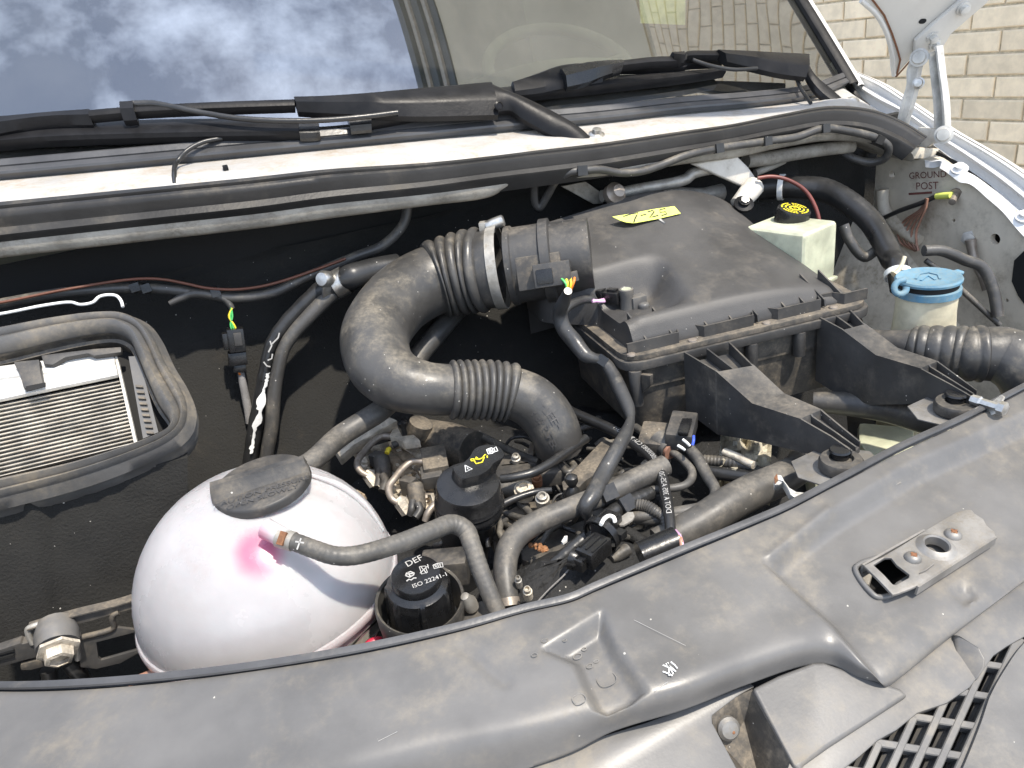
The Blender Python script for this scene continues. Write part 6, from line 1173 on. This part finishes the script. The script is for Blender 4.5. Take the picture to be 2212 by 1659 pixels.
# plastic bracket with bolt at the lower left
bk = thing('plastic_bracket', 'black plastic cable bracket with a zinc bolt beside the coolant tank', 'bracket', P(cQ(800, 900), y=.70))
Qp = lambda x, y, yy=.70: P(cQ(x, y), y=yy)
g = G(); a = cat([Qp(*c) for c in ((345, 380), (600, 300), (1000, 190), (1400, 95), (1740, -10))], 4); b = cat([Qp(x, y, .70) for x, y in ((345, 470), (600, 400), (1000, 330), (1400, 220), (1740, 120))], 4)
g.ribbon(a, b, [(0, -.008), (0, .004), (.12, .004), (.2, 0), (1, 0), (1, -.004)], back=1); obj('rail', g, MT['dusty'], bk, 25)
g = G(); g.holed([Qp(*c) for c in ((960, 520), (1420, 380), (1580, 400), (1760, 420), (1770, 680), (1500, 830), (1200, 900), (1000, 880))], [[Qp(*c) for c in ((1200, 570), (1700, 440), (1745, 620), (1720, 660), (1260, 790), (1225, 760))]], (0, .004, 0)); obj('plate', g, MT['plastic'], bk, 25, .001)
g = G(); g.tube([Qp(1000, 510), Qp(1410, 385), Qp(1395, 280), Qp(1420, 220), Qp(1480, 190)], .003, 8); obj('edge_rib', g, MT['dusty'], bk, 60)
g = G(); g.prism([Qp(*c) for c in ((-120, 700), (0, 660), (250, 575), (275, 590), (960, 420), (980, 640), (620, 720), (310, 790), (0, 880), (-120, 910))], (0, .012, 0)); bar_ = obj('bar', g, MT['plastic'], bk, 25, .002)
for k in range(2): obj('bar_slot', G().prism([Qp(x, y-60*k, .697) for x, y in ((-60, 780), (170, 715), (175, 740), (-60, 805))], (0, .002, 0)), MT['hole'], bar_, 0)
g = G(); g.prism([Qp(*c) for c in ((250, 850), (960, 660), (970, 760), (380, 920), (250, 920))], (0, .012, 0)); obj('lower_bar', g, MT['dusty'], bk, 25, .002)
c0, c1 = Qp(690, 320, .705), Qp(720, 620, .68); g = G(); g.tube([c0, c0.lerp(c1, .5), c1], [.016, .0195, .0185], 20, 4); obj('bolt_boss', g, MT['panel'], bk, 45)
obj('bolt', G().lathe([(.019, 0), (.019, .003), (.013, .004), (.0125, .013), (.009, .014), (.0085, .009), (1e-7, .009)], Qp(725, 640, .675), c1-c0, 6), MT['alu'], bk, 25)
g = G(); g.tube([Qp(*c) for c in ((410, 580), (360, 480), (350, 400), (400, 370), (540, 330))], .003, 8); obj('wire_loop', g, MT['metal'], bk, 60)
g = G(); g.tube([Qp(*c) for c in ((860, 400), (930, 390), (965, 480), (965, 620), (970, 780))], .003, 8); obj('wire_loop', g, MT['metal'], bk, 60)
for pts, r in ((((850, 810), (980, 960), (1050, 1100)), 17), (((600, 900), (620, 1000), (600, 1100)), 16)):
    q = [Qp(x, y, .71) for x, y in pts]; g = G(); g.tube(q, [m_px(r, p) for p in q], 14, 5); obj('drain_tube', g, MT['rubber_black'], bk, 60)
g = G(); q = [Qp(x, y, .64) for x, y in ((1600, 1070), (1750, 1010), (1950, 930), (2150, 850))]; g.tube(q, [m_px(9, p) for p in q], 12, 5); tag(obj('copper_pipe', g, MT['w_copper'], None, 60), 'pinkish pipe passing under the coolant tank at the panel rim', 'pipe')
# ------------------------------------------------------------------ things by the far wing
b0 = P(cC(800, 1440), z=1.175); bf = thing('brake_fluid_bottle', 'pale green brake fluid bottle with black and yellow cap', 'bottle', b0-V3((0, 0, .12)))
exb = (P(cC(955, 1380), z=1.19)-P(cC(640, 1345), z=1.19)).normalized()
obj('bottle', G().box(b0+exb*-.004+V3((0, .01, -.035)), (.105, .085, .09), ex=exb), MT['green'], bf, 30, .008, 3)
obj('bottle_lower', G().box(b0+exb*.0+V3((0, .01, -.12)), (.10, .08, .09), ex=exb), MT['green'], bf, 30, .006, 3)
g = G(); g.box(b0+exb*-.003+V3((0, .01, -.080)), (.110, .090, .006), ex=exb); obj('bottle_seam', g, MT['green'], bf, 30, .002)
cb = P(cC(765, 1365), z=1.185); cbr = m_px(36, cb); cax = V3((.12, -.25, 1)).normalized()
bc = obj('cap', G().lathe([(cbr*.8, -.012), (cbr*.98, -.010), (cbr, .0), (cbr, .014), (cbr*.95, .017), (cbr*.86, .018), (1e-7, .018)], cb, cax, 60, fn=lambda a, h: 1-.03*(math.cos(24*a) > 0) if -.008 < h < .015 else 1), MT['plastic_clean'], bf, 35)
e1, e2, _z = basis(cax, (.9, -.4, 0)); ctop = cb+cax*.0186
g = G()
for r0_, r1_ in ((.22, .34), (.48, .58), (.70, .80)):
    for k in range(28):
        if r0_ > .4 and k % 7 in (0,): continue
        a0, a1 = 2*math.pi*k/28, 2*math.pi*(k+(.98 if r0_ < .4 else .8))/28; q = [ctop+(e1*math.cos(a)+e2*math.sin(a))*cbr*r for r, a in ((r0_, a0), (r1_, a0), (r1_, a1), (r0_, a1))]; g.add(q, [(0, 1, 2, 3)])
g.lathe([(cbr*.10, .0002), (1e-7, .0002)], ctop, cax, 12); obj('yellow_marking', g, MT['yel'], bc, 0)
# white bracket and wiper linkage above the filter box
g = G(); a = [P(cC(*c), y=1.04) for c in ((150, 1020), (300, 985), (430, 970), (500, 1040), (580, 1150), (575, 1185), (540, 1200), (470, 1165), (300, 1090))]; g.prism(a, (0, .014, 0)); wb_ = tag(obj('white_bracket', g, MT['white_dirty'], None, 30, .005, 3), 'white painted bracket hanging from the cowl behind the filter box', 'bracket')
g = G(); g.tube([P(cC(530, 1160), y=1.035), P(cC(490, 1210), y=1.025), P(cC(430, 1275), y=1.02)], [.018, .017, .014], 12); obj('bracket_foot', g, MT['white_dirty'], wb_, 60)
p = P(cC(465, 1280), y=1.005); obj('bracket_bolt', G().lathe([(.016, 0), (.016, .006), (.009, .008), (.009, .013), (.001, .014)], p, (-.2, -.6, .8), 14), MT['wiper'], wb_, 35); obj('bolt_head', G().lathe([(.007, .008), (.007, .017), (.001, .018)], p, (-.2, -.6, .8), 6), MT['steel'], wb_, 25)
def rod(name, label, pts, r, mt, yy=1.06):
    q = [P(c, y=yy) for c in pts]; g = G(); g.tube(q, [m_px(a, p) for a, p in zip(r, q)], 14, 5); return tag(obj(name, g, MT[mt], None, 60), label, 'rod')
rd1 = rod('linkage_rod', 'weathered steel wiper linkage rod above the filter lid', [cB(1690, 1220), cB(1780, 1210), cB(1900, 1180), cB(2212, 1115), cC(150, 1080), cC(330, 1040)], [13, 14, 12, 12, 12, 12], 'metal')
p = P(cB(1755, 1215), y=1.045); obj('rod_end', G().lathe([(.017, 0), (.017, .012), (.012, .016), (.010, .022), (.001, .024)], p, (.1, -.8, .4), 18), MT['pipe'], rd1, 40)
rod('linkage_rod', 'second shorter linkage rod beside the white bracket', [cB(2060, 1190), cC(0, 1195), cC(200, 1215), cC(330, 1195)], [12, 13, 16, 18], 'metal', 1.09)
rod('cowl_tube', 'dirty pale tube running along the underside of the cowl toward the wing', [cC(480, 1000), cC(620, 985), cC(800, 955), cC(1000, 925), cC(1140, 910)], [16, 15, 14, 14, 14], 'flange', 1.08)
rod('cowl_strut', 'thin dirty strut under the cowl tube beside the bracket', [cC(540, 1075), cC(650, 1030), cC(720, 1000)], [8, 8, 7], 'flange', 1.09)
g = G(); g.prism([P(cB(*c), y=1.075) for c in ((1440, 1160), (1590, 1130), (1690, 1200), (1700, 1265), (1640, 1270))], (0, .006, 0)); tag(obj('linkage_plate', g, MT['flange'], None, 25, .001), 'flat grimy linkage plate behind the filter lid corner', 'plate')
# cable clipped along the cowl
cq = [P(c, y=y_) for c, y_ in ((cB(1270, 1150), 1.04), (cB(1275, 1260), 1.05), (cB(1300, 1290), 1.05), (cB(1350, 1220), 1.04), (cB(1410, 1120), 1.02), (cB(1490, 1072), 1.005), (cB(1560, 1062), 1.0), (cB(1680, 1055), 1.0), (cB(1800, 1075), 1.005), (cB(1920, 1070), 1.005), (cB(2050, 1030), 1.01), (cB(2212, 968), 1.012), (cC(300, 925), 1.02), (cC(600, 880), 1.025), (cC(800, 852), 1.03), (cC(960, 800), 1.03), (cC(1100, 812), 1.03), (cC(1300, 862), 1.02), (cC(1370, 920), 1.02), (cC(1345, 985), 1.03), (cC(1260, 1010), 1.05), (cC(1150, 985), 1.07), (cC(1080, 945), 1.09))]
g = G(); g.tube(cq, [m_px(8.5, p) for p in cq], 12, 7); cb_ = tag(obj('cowl_cable', g, MT['rubber'], None, 60), 'black cable clipped along the cowl under the hood seal', 'cable')
for i in (6, 12, 13, 15, 17): band(cb_, cq[i], cq[i+1]-cq[i-1], m_px(8.7, cq[i]), .010, 'rubber_black', 'clip')
# thick braided harness
hq = [P(c, d=d_) for c, d_ in ((cC(520, 1180), 1.34), (cC(640, 1165), 1.33), (cC(800, 1165), 1.31), (cC(960, 1180), 1.29), (cC(1120, 1260), 1.25), (cC(1250, 1370), 1.22), (cC(1330, 1490), 1.19), (cC(1390, 1610), 1.16), (cF(1420, 150), 1.12), (cF(1440, 300), 1.1))]
g = G(); g.tube(hq, [m_px(r, p) for r, p in zip((22, 24, 24, 25, 25, 24, 24, 24, 22, 20), hq)], 20, 9, mod=lambda L, i: 1+.02*(i % 2)); bh_ = tag(obj('braided_harness', g, MT['rubber_black'], None, 60), 'thick black braided harness arching over to the inner wing', 'harness')
for i in (1, 8): band(bh_, hq[i].lerp(hq[i+1], .4), hq[i+1]-hq[i], m_px(25, hq[i]), .009, 'wht', 'white_tie', False)
g = G(); g.tube([P(cF(*c), d=1.07) for c in ((1470, 95), (1450, 150), (1420, 195), (1405, 210))], [.003, .003, .004, .007], 8); obj('tie_tail', g, MT['cream'], bh_, 60)
q = [P(c, d=1.22) for c in (cC(555, 1108), cC(640, 1098), cC(740, 1118), cC(850, 1185), cC(915, 1290), cC(945, 1400))]; g = G(); g.tube(q, .0032, 8); tag(obj('red_tube', g, mat('red_brown_tube', (.16, .045, .035), .4, bump=0), None, 60), 'thin red brown tube arching over the brake fluid bottle', 'tube')
for lab, pts, r, d_ in (('dark hose dropping behind the braided harness toward the washer neck', (cC(1090, 1400), cC(1130, 1500), cC(1220, 1600), cF(1300, 60), cF(1400, 130)), 11, 1.2), ('wrapped cable crossing the inner wing behind the washer neck', (cC(1590, 1560), cC(1700, 1560), cC(1850, 1620), cF(1950, 160), cF(2020, 300), cF(2050, 470)), 12, 1.12), ('short dark cable under the wrapped one on the inner wing', (cC(1600, 1620), cC(1680, 1680), cF(1800, 280), cF(1950, 420), cF(2060, 520)), 6, 1.13)):
    q = [P(c, d=d_) for c in pts]; g = G(); g.tube(q, [m_px(r, p) for p in q], 12, 6); tag(obj('wing_cable', g, MT['rubber'], None, 60), lab, 'cable')
g = G(); q = [P(c, x=XI-.02) for c in (cC(960, 1400), cC(1040, 1340), cC(1060, 1380), cC(1010, 1430))]; g.tube(q, .014, 12); tag(obj('grey_plug', g, MT['dusty'], None, 50), 'grey dusty rubber plug beside the brake fluid bottle', 'plug')
q = [P(c, x=XI-.03) for c in (cC(870, 1230), cC(890, 1320), cC(910, 1390))]; g = G(); g.tube(q, .006, 10); tag(obj('servo_lead', g, MT['rubber_black'], None, 60), 'dark lead dropping behind the yellow marked cap', 'cable')
# ground post lettering, stud and leads
wx = XI-.0012; g = G(); WPx = lambda x, y: P(cC(x, y), x=wx)
e = WPx(1725, 1092)-WPx(1495, 1104); ey = V3((1, 0, 0)).cross(e); ey = ey if ey.z > 0 else -ey
L_ = e.length
def wing_text(body, c, wid):
    v, f = text_mesh(body, 1.); w0 = max(p.x for p in v)-min(p.x for p in v); s_ = wid/w0; ex_ = e.normalized(); ez_ = ey.normalized()
    g.add([WPx(*c)+ex_*p.x*s_+ez_*p.y*s_*.92 for p in v], f)
wing_text('GROUND', (1610, 1090), L_); wing_text('POST', (1608, 1158), L_*.60); strip(g, [WPx(1495, 1207), WPx(1640, 1197)], .004, (-1, 0, 0), .0003); obj('ground_post_lettering', g, MT['red_paint'], iw, 0)
gs = thing('ground_post', 'small brass ground stud with lugs below the red lettering', 'terminal', P(cC(1780, 1235), x=XI))
obj('stud', G().lathe([(.011, 0), (.011, .004), (.006, .005), (.006, .03), (.001, .031)], P(cC(1790, 1205), x=XI), (-.8, -.45, -.25), 12), MT['pipe'], gs, 35)
g = G(); g.tube([P(cC(1670, 1220), x=XI-.012), P(cC(1760, 1215), x=XI-.014)], .006, 10); obj('lug_sleeve', g, MT['sticker'], gs, 50)
g = G(); q = [P(c, x=x_) for c, x_ in ((cC(1665, 1222), XI-.013), (cC(1580, 1260), XI-.02), (cC(1440, 1310), XI-.03), (cC(1330, 1360), XI-.03), (cC(1230, 1395), XI-.02), (cC(1150, 1385), XI-.01))]; g.tube(q, .0045, 8); obj('ground_lead', g, MT['rubber_black'], gs, 60)
for k in range(5):
    dx = (k-2)*24; q = [P(c, x=XI-.012-.003*k) for c in (cC(1600+k*3, 1235), cC(1585+dx*.3, 1300), cC(1520+dx, 1370), cC(1485+dx*1.2, 1440), cC(1495+dx, 1510), cC(1545+dx*.2, 1560))]; g = G(); g.tube(q, .0022, 6); obj('pink_wire', g, MT['w_copper'], gs, 60)
g = G(); q = [P(c, x=XI-.016) for c in (cC(1880, 1490), cC(1890, 1560), cC(1905, 1620), cC(1960, 1720), cC(1990, 1800))]; g.tube(q, [.009, .008, .008, .009, .010], 10); bt = tag(obj('earth_strap', g, MT['pipe'], None, 60), 'brown sleeved strap bolted to the inner wing below a pale bolt', 'strap')
obj('strap_bolt', G().lathe([(.014, 0), (.014, .004), (.009, .005), (.009, .012), (.002, .013)], P(cC(1875, 1482), x=XI), (-.8, -.5, .2), 6), MT['metal'], bt, 30)
# ------------------------------------------------------------------ washer fluid neck
wc = P(cF(1612, 290), z=1.118); wr = m_px(62, wc)
wn2 = thing('washer_bottle', 'cream washer fluid filler neck with a blue flip cap', 'bottle', wc-V3((0, 0, .2)))
obj('neck', G().lathe([(wr*1.25, -.25), (wr*1.25, -.16), (wr*1.18, -.11), (wr*1.02, -.06), (wr*.97, -.03), (wr*.98, .0)], wc, (0, 0, 1), 40), MT['cream'], wn2, 50)
g = G(); g.prism([P(cK(*c), z=.95) for c in ((1880, 480), (2300, 430), (2400, 700), (2000, 760))], (0, 0, -.2)); obj('bottle', g, MT['green'], wn2, 30, .02)
rg_ = obj('collar', G().lathe([(wr*1.0, -.008), (wr*1.05, -.007), (wr*1.05, .002), (wr*1.0, .003)], wc, (0, 0, 1), 40), MT['blue'], wn2, 35)
obj('collar_gap_shade', G().lathe([(wr*.96, .003), (wr*.98, .010)], wc, (0, 0, 1), 40), MT['hole'], rg_, 35)  # black ring standing in for the shadow between collar and lid
wl2 = obj('lid', G().lathe([(wr*.98, .010), (wr*1.05, .011), (wr*1.06, .014), (wr*1.02, .0165), (wr*.9, .0155), (wr*.85, .0145), (1e-7, .015)], wc, V3((.0, .0, 1)), 48), MT['blue'], wn2, 35)
g = G(); g.tube([P(cF(*c), d=depth(wc)-.03) for c in ((1470, 240), (1425, 255), (1405, 285), (1415, 320), (1445, 330), (1475, 310), (1480, 285))], .0042, 10); obj('strap', g, MT['blue'], wl2, 60)
g = G(); g.prism([P(cF(*c), z=wc.z+.013) for c in ((1760, 195), (1800, 185), (1840, 200), (1835, 208), (1790, 215))], (0, 0, .003)); obj('lid_tab', g, MT['blue'], wl2, 30, .001)
g = G(); strip(g, [P(cF(*c), z=wc.z+.0153) for c in ((1540, 235), (1560, 205), (1620, 195), (1680, 210), (1690, 235))], .003, (0, 0, 1), .001); strip(g, [P(cF(*c), z=wc.z+.0153) for c in ((1570, 245), (1615, 215), (1660, 240))], .003, (0, 0, 1), .001); obj('washer_symbol', g, MT['blue'], wl2, 40)
# ------------------------------------------------------------------ fresh air elbow beside the wing
SE_ = [((1230, 610), 1.06, 24), ((1330, 632), 1.06, 30), ((1420, 648), 1.06, 36), ((1500, 662), 1.06, 44), ((1560, 668), 1.06, 50), ((1680, 680), 1.06, 54), ((1790, 690), 1.06, 57), ((1880, 700), 1.06, 59), ((1960, 700), 1.06, 62), ((2080, 710), 1.058, 66), ((2190, 770), 1.05, 68), ((2270, 880), 1.03, 68), ((2300, 1020), 1.0, 66)]
sq = [P(cF(*c), z=z) for c, z, r in SE_]; sr_ = [m_px(r, p)*.93 for p, (c, z, r) in zip(sq, SE_)]
pS = cat(sq, 16); rS = cat1(sr_, 16)
el = thing('fresh_air_elbow', 'black ribbed fresh air duct elbow beside the wing', 'duct', sq[7]-V3((0, 0, .05)))
g = G(); g.tube(pS[:4*16+1], rS[:4*16+1], 32, smooth=False); obj('duct_inlet', g, MT['plastic'], el, 50)
g = G(); seg_p = pS[3*16:8*16+1]; seg_r = rS[3*16:8*16+1]; n_ = len(seg_p); g.tube(seg_p, [r*(1+.10*abs(math.sin(math.pi*7*i/(n_-1)))**.6) for i, r in enumerate(seg_r)], 40, smooth=False); obj('bellows', g, MT['rubber'], el, 60)
g = G(); g.tube(pS[8*16:], rS[8*16:], 36, smooth=False); obj('elbow', g, MT['rubber'], el, 60)
g = G(); hq2 = [P(cF(*c), z=1.0) for c in ((900, 1000), (1100, 1010), (1350, 1040), (1560, 1090), (1720, 1130))]; g.tube(hq2, [m_px(r, p) for r, p in zip((22, 26, 30, 34, 36), hq2)], 22, 7); tag(obj('charge_hose', g, MT['rubber'], None, 60), 'wide black hose crossing under the filter box leg nearer the wing', 'hose')
g = G(); g.prism([P(cF(*c), z=.93) for c in ((1180, 1120), (1530, 1150), (1530, 1290), (1250, 1330), (1180, 1250))], (0, 0, -.06)); tag(obj('lower_bottle', g, MT['green'], None, 30, .008), 'pale green plastic bottle glimpsed below the wide black hose', 'bottle')
